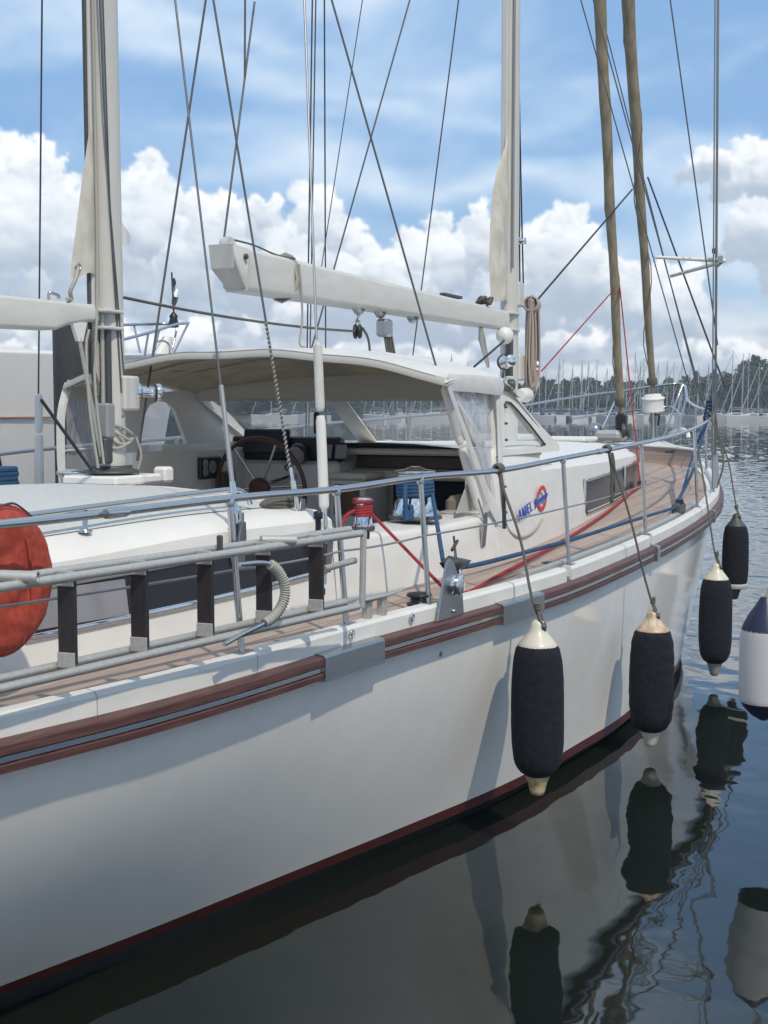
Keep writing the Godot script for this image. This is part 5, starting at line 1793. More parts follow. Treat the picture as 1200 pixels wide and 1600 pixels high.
	# a pair of struts bracing the shrouds
	part(r, "shroud_strut", MB.new().tube([V(14.14, 3.915, 1.71), V(13.51, 3.915, 1.1)], [0.026, 0.018], 8), M.white_plastic)
	part(r, "shroud_strut", MB.new().tube([V(13.84, 3.85, 1.66), V(13.82, 3.74, 1.2)], [0.022, 0.016], 8), M.galvanized)
	part(r, "strut_clamp", MB.new().box(V(13.98, 3.89, 1.68), V(0.34, 0.09, 0.05), 0.012, Basis(V(0, 1, 0), 0.3)), M.stainless_plate)
	part(r, "masthead_light", MB.new().box(V(13.95, 4.0, 1.64), V(0.06, 0.06, 0.05), 0.01), M.dark_grey)
	# furled headsails in their covers
	for fz in [[V(16.40, 2.283, 0.0), V(13.70, 13.003, 0.0), [0.05, 0.062, 0.075, 0.078, 0.072], "furled_staysail"], [V(18.12, 2.581, 0.0), V(14.45, 13.439, 0.0), [0.045, 0.066, 0.085, 0.10, 0.085], "furled_genoa"]]:
		var pts := []
		var rad := []
		for i in 61:
			var t := i / 60.0
			pts.append(fz[0].lerp(fz[1], t) + V(0.004 * sin(t * 47.0), 0, 0.004 * cos(t * 39.0)))
			var u := t * 4.0
			var k := mini(int(u), 3)
			rad.append(lerpf(fz[2][k], fz[2][k + 1], u - k) * (1.0 + 0.025 * sin(t * 130.0) + 0.03 * sin(t * 57.0 + 1.0)))
		rad[0] = 0.03
		rad[60] = 0.02
		var fs := part(y, fz[3], MB.new().tube(pts, rad, 14), M.sail_cover)
		part(fs, "edge_seam", MB.new().tube(spiral(fz[0].lerp(fz[1], 0.02), fz[0].lerp(fz[1], 0.9), 0.085 if fz[3] == "furled_genoa" else 0.068, 5), 0.008, 5), M.sail_cover)
		part(fs, "lashing", MB.new().lathe(fz[0].lerp(fz[1], 0.012), (fz[1] - fz[0]).normalized(), [[0.06, -0.03], [0.075, -0.01], [0.075, 0.05], [0.06, 0.07]], 14), M.grey_rope)

func spiral(a: Vector3, b: Vector3, r: float, turns: float) -> Array:
	var out := []
	var n := int(turns * 9)
	var d := (b - a).normalized()
	var u := d.cross(V(0.3, 0.1, 0.9)).normalized()
	var w := d.cross(u)
	for i in n + 1:
		var t := float(i) / n
		out.append(a.lerp(b, t) + (u * cos(t * turns * TAU) + w * sin(t * turns * TAU)) * r)
	return out

func make_deck_gear(y: Node3D) -> void:
	# sheet winches on the starboard coaming
	var w1 := winch(y, V(6.30, 1.67, 1.25), Vector3.UP, 0.05, 0.165, "sheet_winch")
	var turns := part(w1, "rope_turns", MB.new().tube(spiral(V(6.30, 1.725, 1.25), V(6.30, 1.785, 1.25), 0.043, 4.0), 0.0105, 7), M.red_rope)
	part(turns, "rope_turn", MB.new().tube(spiral(V(6.30, 1.80, 1.25), V(6.30, 1.818, 1.25), 0.05, 1.4), 0.0105, 7), M.red_rope)
	part(w1, "rope_tail", MB.new().tube(smooth_path([V(6.27, 1.76, 1.22), V(6.23, 1.73, 1.18), V(6.20, 1.67, 1.16), V(6.22, 1.69, 1.14), V(6.21, 1.62, 1.12)], 4), 0.011, 7), M.red_rope)
	var w2 := winch(y, V(7.05, 1.675, 1.23), Vector3.UP, 0.125, 0.27, "sheet_winch")
	part(w2, "rope_turns", MB.new().tube(spiral(V(7.05, 1.79, 1.23), V(7.05, 1.89, 1.23), 0.105, 4.6), 0.0165, 7), M.blue_rope)
	part(w2, "self_tailer", MB.new().lathe(V(7.05, 1.925, 1.23), Vector3.UP, [[0.09, 0.0], [0.12, 0.008], [0.12, 0.02], [0.06, 0.03], [0.03, 0.045]], 24), M.chrome)
	part(w2, "rope_tail", MB.new().tube(smooth_path([V(6.93, 1.86, 1.22), V(6.88, 1.80, 1.24), V(6.87, 1.72, 1.25), V(6.86, 1.66, 1.26)], 4), 0.015, 7), M.blue_rope)
	var kn := []
	for i in 19:
		var a := i * 1.15
		kn.append(V(6.89 + 0.022 * sin(a), 1.705 + 0.035 * cos(a * 0.8) , 1.255 + 0.022 * cos(a)))
	part(w2, "knotted_tail", MB.new().tube(smooth_path(kn, 3), 0.013, 7), M.blue_rope)
	winch(y, V(6.9, 1.665, -1.23), Vector3.UP, 0.115, 0.25, "sheet_winch")
	# fixed cleat with a rope made up on it, at the corner of the coaming
	var cl := part(y, "cleat", MB.new().box(V(5.63, 1.80, 1.10), V(0.05, 0.07, 0.04), 0.008), M.white_plastic)
	part(cl, "horn", MB.new().box(V(5.70, 1.815, 1.11), V(0.05, 0.07, 0.04), 0.008), M.white_plastic)
	for k in 5:
		var lp := []
		for i in 11:
			var a := TAU * i / 10
			lp.append(V(5.67 + (0.14 + 0.012 * k) * cos(a) + 0.02 * sin(a * 3.0 + k), 1.795 + 0.012 * k + 0.012 * sin(a * 2.0 + k), 1.09 + 0.05 * sin(a)))
		part(cl, "rope_turn", MB.new().tube(smooth_path(lp, 2), 0.010, 6, false), M.grey_rope)
	part(cl, "rope_tail", MB.new().tube(smooth_path([V(5.50, 1.80, 1.12), V(5.42, 1.80, 1.14), V(5.37, 1.775, 1.16)], 4), 0.012, 6), M.grey_rope)
	# chain plate with a turning sheave, standing on the strake
	var e0 := edge(5.86, 1.0, 0.016, -0.085)
	var tf := Transform3D(Basis(V(0, 1, 0), -0.07), e0)
	var cp := part(y, "fairlead_plate", MB.new().prism([Vector2(-0.145, 0.0), Vector2(0.145, 0.0), Vector2(0.125, 0.13), Vector2(0.03, 0.27), Vector2(-0.005, 0.295), Vector2(-0.045, 0.275), Vector2(-0.09, 0.15)], tf, 0.014), M.stainless_plate)
	part(cp, "sheave", MB.new().lathe(tf * V(0.045, 0.16, 0.0), V(0, 0, 1), [[0.055, -0.01], [0.055, 0.012], [0.044, 0.02], [0.048, 0.034], [0.055, 0.042], [0.045, 0.05], [0.015, 0.052]], 22), M.chrome)
	part(cp, "bolt", MB.new().lathe(tf * V(0.02, 0.03, 0.01), V(0, 0, 1), [[0.012, 0.0], [0.012, 0.012], [0.006, 0.016]], 8), M.stainless)
	# snatch block standing on the plate
	var bk := part(y, "snatch_block", MB.new().skin([[V(5.96, 1.48, 1.90), V(6.02, 1.475, 1.925), V(6.06, 1.475, 1.92), V(6.04, 1.485, 1.88)], [V(5.88, 1.52, 1.90), V(6.0, 1.515, 1.95), V(6.16, 1.51, 1.93), V(6.08, 1.53, 1.85)], [V(5.86, 1.545, 1.89), V(6.0, 1.545, 1.96), V(6.20, 1.525, 1.93), V(6.08, 1.55, 1.84)], [V(5.90, 1.552, 1.89), V(6.0, 1.552, 1.94), V(6.16, 1.535, 1.92), V(6.07, 1.56, 1.855)]]), M.dark_grey)
	part(bk, "shackle", MB.new().tube(smooth_path([V(5.88, 1.50, 1.93), V(5.93, 1.44, 1.95), V(6.0, 1.45, 1.95), V(6.02, 1.50, 1.93)], 4), 0.011, 7), M.chrome)
	part(bk, "suspension", MB.new().rod(V(6.06, 1.55, 1.90), V(6.05, 1.665, 1.89), 0.006, 6), M.dark_grey)
	part(bk, "suspension", MB.new().rod(V(6.0, 1.55, 1.92), V(6.04, 1.62, 1.90), 0.006, 6), M.dark_grey)
	part(bk, "toggle", MB.new().rod(V(5.98, 1.60, 1.91), V(6.10, 1.635, 1.89), 0.009, 6), M.brown_trim_and_shade)
	# mooring cleat on the bulwark
	var mc := part(y, "mooring_cleat", MB.new().skin([[V(5.02, 1.432, 1.80), V(5.02, 1.44, 1.815), V(5.02, 1.432, 1.83)], [V(5.12, 1.438, 1.79), V(5.12, 1.46, 1.815), V(5.12, 1.438, 1.84)], [V(5.36, 1.445, 1.825), V(5.36, 1.462, 1.845), V(5.36, 1.445, 1.865)], [V(5.50, 1.462, 1.85), V(5.50, 1.468, 1.86), V(5.50, 1.462, 1.87)]]), M.galvanized)
	for p in [V(5.20, 1.40, 1.812), V(5.32, 1.40, 1.83)]:
		part(mc, "leg", MB.new().box(p, V(0.045, 0.10, 0.04), 0.008), M.galvanized)
	# footblock at the stanchion
	part(y, "foot_block", MB.new().lathe(edge(5.75, 1.0, -0.09, -0.02), Vector3.UP, [[0.06, 0.0], [0.065, 0.012], [0.045, 0.02], [0.045, 0.04], [0.065, 0.048], [0.06, 0.062], [0.02, 0.068]], 20), M.black_plastic)
	# eye bolts through the bulwark
	for x in [4.98, 5.50]:
		var p := edge(x, 1.0, 0.014, -0.035)
		var ring := []
		for i in 13:
			var a := TAU * i / 12
			ring.append(p + V(0.016 * cos(a), 0.016 * sin(a), 0.012))
		part(y, "eye_bolt", MB.new().tube(ring, 0.006, 6, false), M.chrome)
	# track car with the blue sheet led through it
	var car := part(y, "track_car", MB.new().box(edge(10.95, 1.0, -0.11, 0.035), V(0.26, 0.10, 0.07), 0.02), M.dark_grey)
	part(car, "sheave", MB.new().lathe(edge(10.95, 1.0, -0.13, 0.06), V(0, 0, 1), [[0.06, 0.0], [0.05, 0.02], [0.05, 0.03], [0.06, 0.05]], 16), M.navy_cloth)
	part(car, "stop", MB.new().box(edge(10.6, 1.0, -0.11, -0.005), V(0.12, 0.05, 0.05), 0.012), M.galvanized)
	part(y, "deck_filler", MB.new().lathe(V(7.9, deck_y(7.9) + 0.01, 1.80), Vector3.UP, [[0.05, -0.01], [0.05, 0.006], [0.035, 0.012]], 16), M.dark_grey)
	part(y, "deck_block", MB.new().box(V(13.62, 1.53, 0.98), V(0.16, 0.07, 0.06), 0.015), M.dark_grey)

func make_bow(y: Node3D) -> void:
	# raised foredeck behind a teak-faced step
	var rows := []
	for i in 13:
		var x := lerpf(16.05, 18.5, i / 12.0)
		var r := []
		for j in 13:
			var t := (j - 6) / 6.0
			r.append(V(x + (0.25 * (1.0 - t * t) if i == 0 else 0.0) - 0.0, maxf(sheer(x) - 0.03, 1.83) + 0.05 * (1.0 - t * t), (half(x) - 0.05) * t))
		rows.append(r)
	var fd := part(y, "foredeck", MB.new().sheet(rows, Vector3.UP), M.deck_white)
	var st := MB.new()
	var lowr := []
	for p in rows[0]:
		lowr.append(V(p.x - 0.02, deck_y(16.0) - 0.05, p.z))
	part(fd, "step_face", st.sheet([rows[0], lowr], V(-1, 0, 0)), M.deck_teak)
	var nose := []
	for p in rows[0]:
		nose.append(p + V(-0.012, -0.012, 0))
	part(fd, "step_nosing", MB.new().tube(nose, 0.018, 6), M.deck_white)
	part(fd, "step_latch", MB.new().box(V(16.06, 1.80, 0.72), V(0.04, 0.04, 0.12), 0.008), M.dark_grey)
	# pulpit
	var pp := part(y, "pulpit", MB.new().tube(smooth_path([edge(15.4, -1.0, -0.075, 0.70), V(16.8, 2.48, -0.85), V(17.9, 2.585, -0.42), V(18.6, 2.66, -0.16), V(19.05, 2.71, 0.12), V(18.75, 2.68, 0.30), V(18.2, 2.62, 0.45), V(17.75, 2.52, 0.56), V(17.2, 2.44, 0.70), V(16.3, 2.37, 0.98), edge(15.4, 1.0, -0.075, 0.70)], 5), 0.017, 8), M.stainless)
	for q in [[V(17.9, 2.585, -0.42), V(17.35, 1.96, -0.56)], [V(18.75, 2.69, 0.28), V(18.3, 1.93, 0.12)], [V(18.75, 2.69, 0.28), V(18.55, 2.0, 0.22)], [V(17.75, 2.52, 0.56), V(17.6, 1.95, 0.46)], [V(16.3, 2.37, 0.98), V(16.35, 1.85, 1.0)], [edge(15.4, 1.0, -0.075, 0.70), edge(15.4, 1.0, -0.05, 0.0)]]:
		part(pp, "post", MB.new().rod(q[0], q[1], 0.015, 8), M.stainless)
	part(pp, "mid_rail", MB.new().tube(smooth_path([V(16.9, 2.2, -0.82), V(17.85, 2.29, -0.42), V(18.6, 2.36, 0.0), V(18.5, 2.36, 0.2), V(17.7, 2.25, 0.5)], 4), 0.012, 8), M.stainless)
	part(pp, "bow_seat", MB.new().tube(smooth_path([V(18.35, 1.98, 0.2), V(18.1, 2.05, 0.42), V(17.9, 2.0, 0.55), V(17.8, 1.93, 0.58)], 4), 0.03, 8), M.white_plastic)
	# furling drums, stay feet
	part(y, "furling_drum", MB.new().lathe(V(18.16, 2.30, 0.0), V(-0.14, 0.99, 0).normalized(), [[0.05, 0.0], [0.16, 0.0], [0.165, 0.02], [0.15, 0.03], [0.15, 0.17], [0.165, 0.18], [0.165, 0.20], [0.12, 0.21], [0.12, 0.24], [0.05, 0.25]], 24), M.white_plastic)
	part(y, "stay_foot", MB.new().rod(V(18.25, 1.9, 0), V(18.16, 2.31, 0), 0.04, 10), M.stainless_plate)
	part(y, "furling_cable", MB.new().tube(smooth_path([V(18.05, 2.26, 0.05), V(18.15, 2.24, 0.09), V(18.2, 2.10, 0.06)], 4), 0.014, 6), M.black_plastic)
	part(y, "stay_foot", MB.new().rod(V(16.48, 1.95, 0), V(16.40, 2.30, 0), 0.035, 10), M.dark_grey)
	part(y, "furling_motor", MB.new().box(V(16.44, 2.16, 0.0), V(0.16, 0.22, 0.14), 0.03), M.black_plastic)
	# anchor windlass
	var wl := part(y, "windlass", MB.new().box(V(16.35, 1.99, -0.12), V(0.42, 0.14, 0.34), 0.05), M.galvanized)
	part(wl, "gypsy", MB.new().lathe(V(16.35, 2.05, 0.05), V(0, 0, 1), [[0.10, 0.0], [0.07, 0.03], [0.07, 0.06], [0.10, 0.09], [0.04, 0.1]], 18), M.dark_grey)
	part(wl, "drum", MB.new().ball(V(16.3, 2.06, -0.3), V(0.12, 0.1, 0.09), 14), M.stainless_plate)

# ---------------------------------------------------------------- things hung on the yacht
func fender(at: Vector3, top_rope: Array, r: float, h: float, label: String, cap: Material, foot: Material, tilt := 0.0, puckers := 1.0) -> Node3D:
	var f := thing("fender", V(at.x, at.y, at.z), label, "fender", "navy fenders hung along the yacht's side")
	# body: a padded cloth sleeve with slight creases
	var rows := []
	var n := 34
	for j in n + 1:
		var t := float(j) / n
		var yy := at.y + h * lerpf(0.12, 0.86, t)
		var rr: float = r * tab([[0.0, 0.46], [0.02, 0.62], [0.06, 0.79], [0.12, 0.90], [0.25, 0.98], [0.45, 1.0], [0.68, 0.985], [0.84, 0.94], [0.93, 0.87], [0.985, 0.78], [1.0, 0.70]], t)
		var ring := []
		for i in 28:
			var a := TAU * i / 28
			var w := 1.0 + 0.012 * puckers * sin(t * 46.0 + 2.0 * sin(a * 2.0) + a) * sin(a + t * 3.0) + 0.006 * sin(a * 5.0 + t * 9.0)
			ring.append(V(at.x + cos(a) * rr * w + tilt * (1.0 - t), yy, at.z + sin(a) * rr * w))
		rows.append(ring)
	part(f, "sleeve", MB.new().skin(rows), M.fender_navy)
	# moulded ends
	var c := V(at.x, at.y + h * 0.855, at.z)
	var hd := part(f, "top_cap", MB.new().lathe(c, Vector3.UP, [[r * 0.74, -0.012], [r * 0.73, 0.004], [r * 0.66, h * 0.018], [r * 0.53, h * 0.042], [r * 0.40, h * 0.066], [r * 0.31, h * 0.09], [r * 0.26, h * 0.115], [r * 0.22, h * 0.132], [r * 0.12, h * 0.142]], 24), cap)
	part(hd, "eye", MB.new().lathe(c + V(-0.011, h * 0.105, r * 0.19), V(0.25, 0, 0.97).normalized(), [[0.022, 0.0], [0.022, 0.022], [0.012, 0.024], [0.012, 0.008]], 14), M.dark_grey)
	part(f, "bottom_cap", MB.new().lathe(V(at.x + tilt, at.y + h * 0.135, at.z), V(0, -1, 0), [[r * 0.5, -0.01], [r * 0.46, h * 0.02], [r * 0.36, h * 0.06], [r * 0.30, h * 0.10], [r * 0.24, h * 0.122], [r * 0.12, h * 0.13]], 20), foot)
	var pts := top_rope.duplicate()
	pts.append(c + V(0, h * 0.12, 0.02))
	var rp := part(f, "rope", MB.new().tube(smooth_path(pts, 5), 0.0078, 7), M.grey_rope)
	part(rp, "eye_splice", MB.new().tube(smooth_path([c + V(0, h * 0.20, 0), c + V(-0.018, h * 0.14, 0.02), c + V(0, h * 0.095, r * 0.25), c + V(0.018, h * 0.14, 0.02), c + V(0, h * 0.20, 0)], 4), 0.009, 7), M.grey_rope)
	part(rp, "knot", MB.new().tube(spiral(c + V(0, h * 0.195, 0), c + V(0, h * 0.235, 0), 0.011, 3), 0.009, 6), M.grey_rope)
	# hitch on the rail
	var hitch := []
	for i in 25:
		var a := i * TAU / 6.0
		hitch.append(top_rope[0] + V(-0.035 + 0.003 * i, 0.022 * cos(a), 0.022 * sin(a)))
	part(rp, "hitch", MB.new().tube(smooth_path(hitch, 2), 0.009, 6), M.grey_rope)
	return f

func make_fenders() -> void:
	fender(V(6.47, 0.225, 2.205), [V(6.58, 1.99, 1.935), V(6.57, 1.90, 1.96), V(6.53, 1.62, 2.08), V(6.49, 1.32, 2.16)], 0.143, 0.97, "navy fender nearest the camera with a yellowed white foot", M.fender_vinyl, M.fender_yellowed, 0.02, 0.5)
	fender(V(8.60, 0.0, 2.315), [V(8.42, 2.05, 2.03), V(8.43, 1.95, 2.07), V(8.50, 1.6, 2.17), V(8.57, 1.15, 2.27)], 0.152, 0.95, "navy fender with an orange stained top cap, second from the camera", M.fender_stained, M.fender_vinyl, 0.0, 1.5)
	fender(V(11.18, 0.0, 2.25), [V(11.68, 2.13, 1.93), V(11.55, 1.8, 2.03), V(11.3, 1.35, 2.16), V(11.22, 1.1, 2.22)], 0.142, 1.0, "navy fender with a cream top cap overlapping the one behind", M.fender_vinyl, M.grey_plastic, 0.0, 0.8)
	var far_f := fender(V(13.0, 0.42, 2.09), [V(13.35, 2.26, 1.74), V(13.2, 1.85, 1.95), V(13.05, 1.45, 2.06)], 0.13, 0.87, "farthest navy fender with dark cap and pale band near the bow", M.dark_grey, M.dark_grey, 0.0, 0.6)
	part(far_f, "band", MB.new().lathe(V(13.0, 0.535, 2.09), Vector3.UP, [[0.10, 0.0], [0.122, 0.008], [0.128, 0.045], [0.124, 0.052]], 26), M.fender_white)
	# coil loops hanging from the two near hitches
	for p in [V(6.60, 1.97, 1.945), V(8.44, 2.03, 2.04)]:
		var t := thing("spare_line", p, "doubled grey rope tail hanging from rail above nearest fender" if p.x < 7.0 else "loop of grey rope hanging from rail above orange capped fender", "rope")
		part(t, "rope", MB.new().tube(smooth_path([p, p + V(0.0, -0.12, 0.02), p + V(0.02, -0.24, 0.015), p + V(0.04, -0.34, 0.01), p + V(0.05, -0.25, 0.02), p + V(0.05, -0.1, 0.02), p + V(0.03, -0.01, 0.01)] if p.x > 7.0 else [p + V(-0.02, 0.0, 0.0), p + V(-0.03, -0.10, 0.02), p + V(-0.01, -0.20, 0.02), p + V(0.0, -0.31, 0.02)], 5), 0.012, 7), M.grey_rope)
	# a fender of another boat, at the right edge
	var o := V(7.87, 0.55, 3.17)
	var f := thing("white_fender", o, "white fender with dark blue ends at the right edge over the water", "fender")
	part(f, "body", MB.new().lathe(o, Vector3.UP, [[0.135, 0.0], [0.145, 0.03], [0.148, 0.2], [0.146, 0.40], [0.138, 0.445]], 28), M.fender_white)
	part(f, "top_cap", MB.new().lathe(o, Vector3.UP, [[0.14, 0.44], [0.13, 0.47], [0.10, 0.53], [0.06, 0.59], [0.03, 0.64]], 24), M.fender_blue)
	part(f, "bottom_cap", MB.new().lathe(o, V(0, -1, 0), [[0.137, -0.002], [0.12, 0.03], [0.07, 0.08], [0.035, 0.10], [0.02, 0.11]], 24), M.fender_blue)
	part(f, "rope", MB.new().tube([o + V(0, 0.63, 0), o + V(0.05, 1.2, 0.15), o + V(0.1, 1.75, 0.3)], 0.01, 7), M.pale_rope)

func make_ladder() -> void:
	var l := thing("boarding_ladder", V(3.9, 1.46, 1.84), "folded grey metal boarding ladder with dark steps lashed along the rail", "ladder")
	var z_at := func(x: float) -> float: return tab([[2.0, 1.53], [2.95, 1.68], [4.79, 1.965]], x) 
	var rail := func(yy: float, inb: float, x0: float, x1: float) -> MB:
		var pts := []
		for i in 9:
			var x := lerpf(x0, x1, i / 8.0)
			pts.append(V(x + inb * 0.4, yy + 0.008 * (x - 3.0), z_at.call(x) - inb))
		return MB.new().tube(pts, 0.0155, 12)
	part(l, "side_tube", rail.call(1.465, 0.0, 2.0, 4.80), M.galvanized)
	part(l, "side_tube", rail.call(1.772, 0.0, 2.0, 4.83), M.galvanized)
	part(l, "side_tube", rail.call(1.475, 0.075, 2.0, 4.80), M.galvanized)
	part(l, "side_tube", rail.call(1.782, 0.075, 2.0, 4.84), M.galvanized)
	for x in [3.255, 3.575, 3.905, 4.235, 4.565]:
		var z: float = z_at.call(x) - 0.037
		var step := part(l, "step", MB.new().box(V(x, 1.625 + 0.008 * (x - 3.0), z), V(0.022, 0.285, 0.062), 0.003, Basis(V(0, 1, 0), 0.10)), M.step_wood)
		for e in [-0.125, 0.14]:
			part(step, "bracket", MB.new().box(V(x - 0.015, 1.625 + e + 0.008 * (x - 3.0), z + 0.004), V(0.008, 0.05, 0.064), 0.002, Basis(V(0, 1, 0), 0.10)), M.galvanized)
	part(l, "end_tube", MB.new().rod(V(4.845, 1.80, z_at.call(4.79) + 0.005), V(4.83, 1.47, z_at.call(4.79) + 0.005), 0.014, 10), M.galvanized)
	part(l, "end_loop", MB.new().tube(smooth_path([V(4.86, 1.80, 1.97), V(4.91, 1.79, 1.96), V(4.93, 1.755, 1.95)], 4), 0.007, 6), M.dark_grey)
	for p in [[V(2.985, 1.80, 1.56), V(3.06, 1.795, 1.74)], [V(4.235, 1.805, 1.83), V(4.345, 1.80, 1.92)]]:
		part(l, "hinge_tube", MB.new().lathe(p[0], (p[1] - p[0]).normalized(), [[0.019, 0.0], [0.019, (p[1] - p[0]).length()], [0.013, (p[1] - p[0]).length()], [0.013, (p[1] - p[0]).length() - 0.05]], 14), M.galvanized)
	part(l, "lock_tab", MB.new().box(V(3.99, 1.815, 1.80), V(0.02, 0.06, 0.02), 0.004), M.dark_grey)
	# handle wrapped in ribbed hose, on a bent tube
	var hp := smooth_path([V(4.03, 1.735, 1.86), V(4.17, 1.725, 1.90), V(4.235, 1.66, 1.925), V(4.235, 1.58, 1.93), V(4.17, 1.515, 1.91), V(4.02, 1.475, 1.87), V(3.92, 1.455, 1.86)], 8)
	var hd := part(l, "handle", MB.new().tube(hp, 0.010, 8), M.stainless)
	var cut := hp.slice(9, 35)
	part(hd, "sleeve", MB.new().tube(cut, 0.018, 12), M.rubber_hose)
	for i in range(0, cut.size() - 1):
		var d: Vector3 = (cut[i + 1] - cut[i]).normalized()
		part(hd, "rib", MB.new().lathe(cut[i], d, [[0.015, -0.004], [0.021, -0.002], [0.021, 0.002], [0.015, 0.004]], 12), M.rubber_hose)
	for p in [V(4.70, 1.85, 1.83), V(4.70, 1.53, 1.84)]:
		var kb := part(l, "lock_knob", MB.new().lathe(p, Vector3.UP, [[0.012, -0.05], [0.012, 0.0], [0.02, 0.005], [0.02, 0.03], [0.012, 0.036]], 10), M.black_plastic)
	part(l, "cross_tube", MB.new().rod(V(4.62, 1.655, 1.90), V(4.90, 1.66, 1.90), 0.014, 10), M.galvanized)

func make_lifebuoy() -> void:
	# horseshoe buoy in a red cover, hung outside the rail; its hollow side faces away aft
	var o := V(3.30, 1.735, 1.38)
	var t := thing("lifebuoy", o - V(0, 0.22, 0), "red cloth covered horseshoe lifebuoy hung inside the guard rail at left edge", "lifebuoy")
	var nz := fbm(401, 7.0, 3)
	var rows := []
	for side in [1.0, -1.0]:
		for k in 13:
			var q := k / 12.0 if side > 0.0 else 1.0 - k / 12.0
			if side < 0.0 and k == 0:
				continue
			var ring := []
			for i in 40:
				var a := TAU * i / 40
				var rx := 0.235 * q * cos(a)
				var ry := 0.253 * q * sin(a)
				var thick := 0.055 * sqrt(maxf(0.0, 1.0 - pow(q, 6.0))) - 0.012 * exp(-pow((q - 0.35) * 7.0, 2.0))
				var crease := nz.get_noise_2d(rx * 1.2 + side * 3.0, ry * 2.0) * 0.012 + 0.004 * sin(ry * 42.0 + rx * 9.0) * q
				ring.append(o + V(rx, ry, side * (thick + crease * (1.0 - pow(q, 8.0)))))
			rows.append(ring)
	part(t, "cover", MB.new().skin(rows, false), M.red_cloth)
	var rim := []
	for i in 41:
		var a := TAU * i / 40
		rim.append(o + V(cos(a) * 0.2355, sin(a) * 0.2535, 0.0))
	part(t, "piping", MB.new().tube(rim, 0.006, 6, false), M.red_cloth)
	part(t, "seam", MB.new().tube(smooth_path([o + V(0.06, -0.22, 0.035), o + V(0.075, -0.1, 0.058), o + V(0.08, 0.0, 0.058), o + V(0.07, 0.1, 0.058), o + V(0.05, 0.21, 0.04)], 4), 0.004, 5), M.red_cloth)
	part(t, "hanging_strap", MB.new().tube(smooth_path([o + V(-0.06, 0.24, 0.02), o + V(0.02, 0.26, 0.03), o + V(0.08, 0.235, 0.03), o + V(0.12, 0.2, 0.04)], 4), 0.004, 6), M.dark_grey)

func make_ropes() -> void:
	var t := thing("red_sheet", V(6.4, 1.41, 1.6), "red rope led from the small winch to the deck plate and forward", "rope")
	part(t, "rope", MB.new().tube([V(6.31, 1.738, 1.297), V(5.93, 1.41, 1.885)], 0.0095, 8), M.red_rope)
	part(t, "lead", MB.new().tube(smooth_path([V(5.98, 1.40, 1.90), V(6.3, 1.335, 1.86), V(7.0, 1.34, 1.78), V(8.14, 1.36, 1.67), V(9.4, 1.38, 1.53), V(11.0, 1.42, 1.33), V(12.6, 1.47, 1.10), V(13.55, 1.53, 1.0)], 6), 0.0125, 8), M.red_rope)
	t = thing("blue_sheet", V(8.5, 1.42, 1.84), "blue rope led from the large winch through the block along the deck", "rope")
	part(t, "rope", MB.new().tube([V(7.03, 1.80, 1.352), V(5.98, 1.545, 1.86)], 0.012, 8), M.blue_rope)
	part(t, "lead", MB.new().tube(smooth_path([V(6.0, 1.50, 1.90), V(6.6, 1.475, 1.885), V(8.0, 1.465, 1.90), V(9.5, 1.475, 1.92), V(10.95, 1.49, 1.965)], 6), 0.013, 8), M.blue_rope)
	t = thing("blue_halyard", V(13.9, 1.6, 1.4), "blue rope tied from the bow shrouds down to the deck track", "rope")
	part(t, "rope", MB.new().tube(smooth_path([V(11.1, 1.52, 1.92), V(12.2, 1.75, 1.82), V(13.6, 2.12, 1.64), V(13.9, 2.30, 1.63), V(14.0, 2.75, 1.66)], 6), 0.015, 8), M.blue_rope)
	part(t, "knot", MB.new().tube(spiral(V(13.85, 2.22, 1.62), V(13.95, 2.42, 1.64), 0.04, 5), 0.014, 7), M.blue_rope)
	part(t, "lead", MB.new().tube(smooth_path([V(11.0, 1.52, 1.95), V(11.9, 1.60, 1.80), V(13.0, 1.90, 1.66), V(13.85, 2.22, 1.62)], 6), 0.012, 8), M.blue_rope)
	# rope coil hung on the main mast
	t = thing("rope_coil", V(12.42, 2.5, 0.13), "hank of red flecked rope hung coiled on the main mast", "rope")
	for k in 9:
		var w := 0.05 + 0.007 * k
		var off := (k - 4) * 0.017
		var lp := []
		for i in 25:
			var a := TAU * i / 24
			var yy := 2.98 + 0.475 * cos(a) * (1.0 - 0.02 * absf(k - 4.0)) + 0.008 * sin(k * 2.1)
			var spread := 0.75 + 0.45 * smoothstep(3.2, 2.5, yy)
			lp.append(V(12.40 + off * spread + w * sin(a) * spread + 0.045 * (3.4 - yy), yy, 0.13 + 0.03 * cos(k * 1.7) + 0.02 * sin(a + k)))
		part(t, "loop", MB.new().tube(smooth_path(lp, 2), 0.012, 7, false), M.fleck_rope)
	part(t, "wrap", MB.new().tube(spiral(V(12.34, 3.38, 0.14), V(12.44, 3.36, 0.14), 0.075, 4), 0.012, 7), M.fleck_rope)
	# dark line on the bow shrouds down to the last fender
	t = thing("bow_line", V(13.6, 1.6, 1.8), "thin grey line tied down the main shrouds by the bow", "rope")
	part(t, "rope", MB.new().tube(smooth_path([V(13.9, 2.5, 1.66), V(13.7, 2.1, 1.76), V(13.5, 1.8, 1.86), V(13.45, 1.62, 1.84), V(13.4, 1.47, 1.80)], 6), 0.010, 7), M.grey_rope)

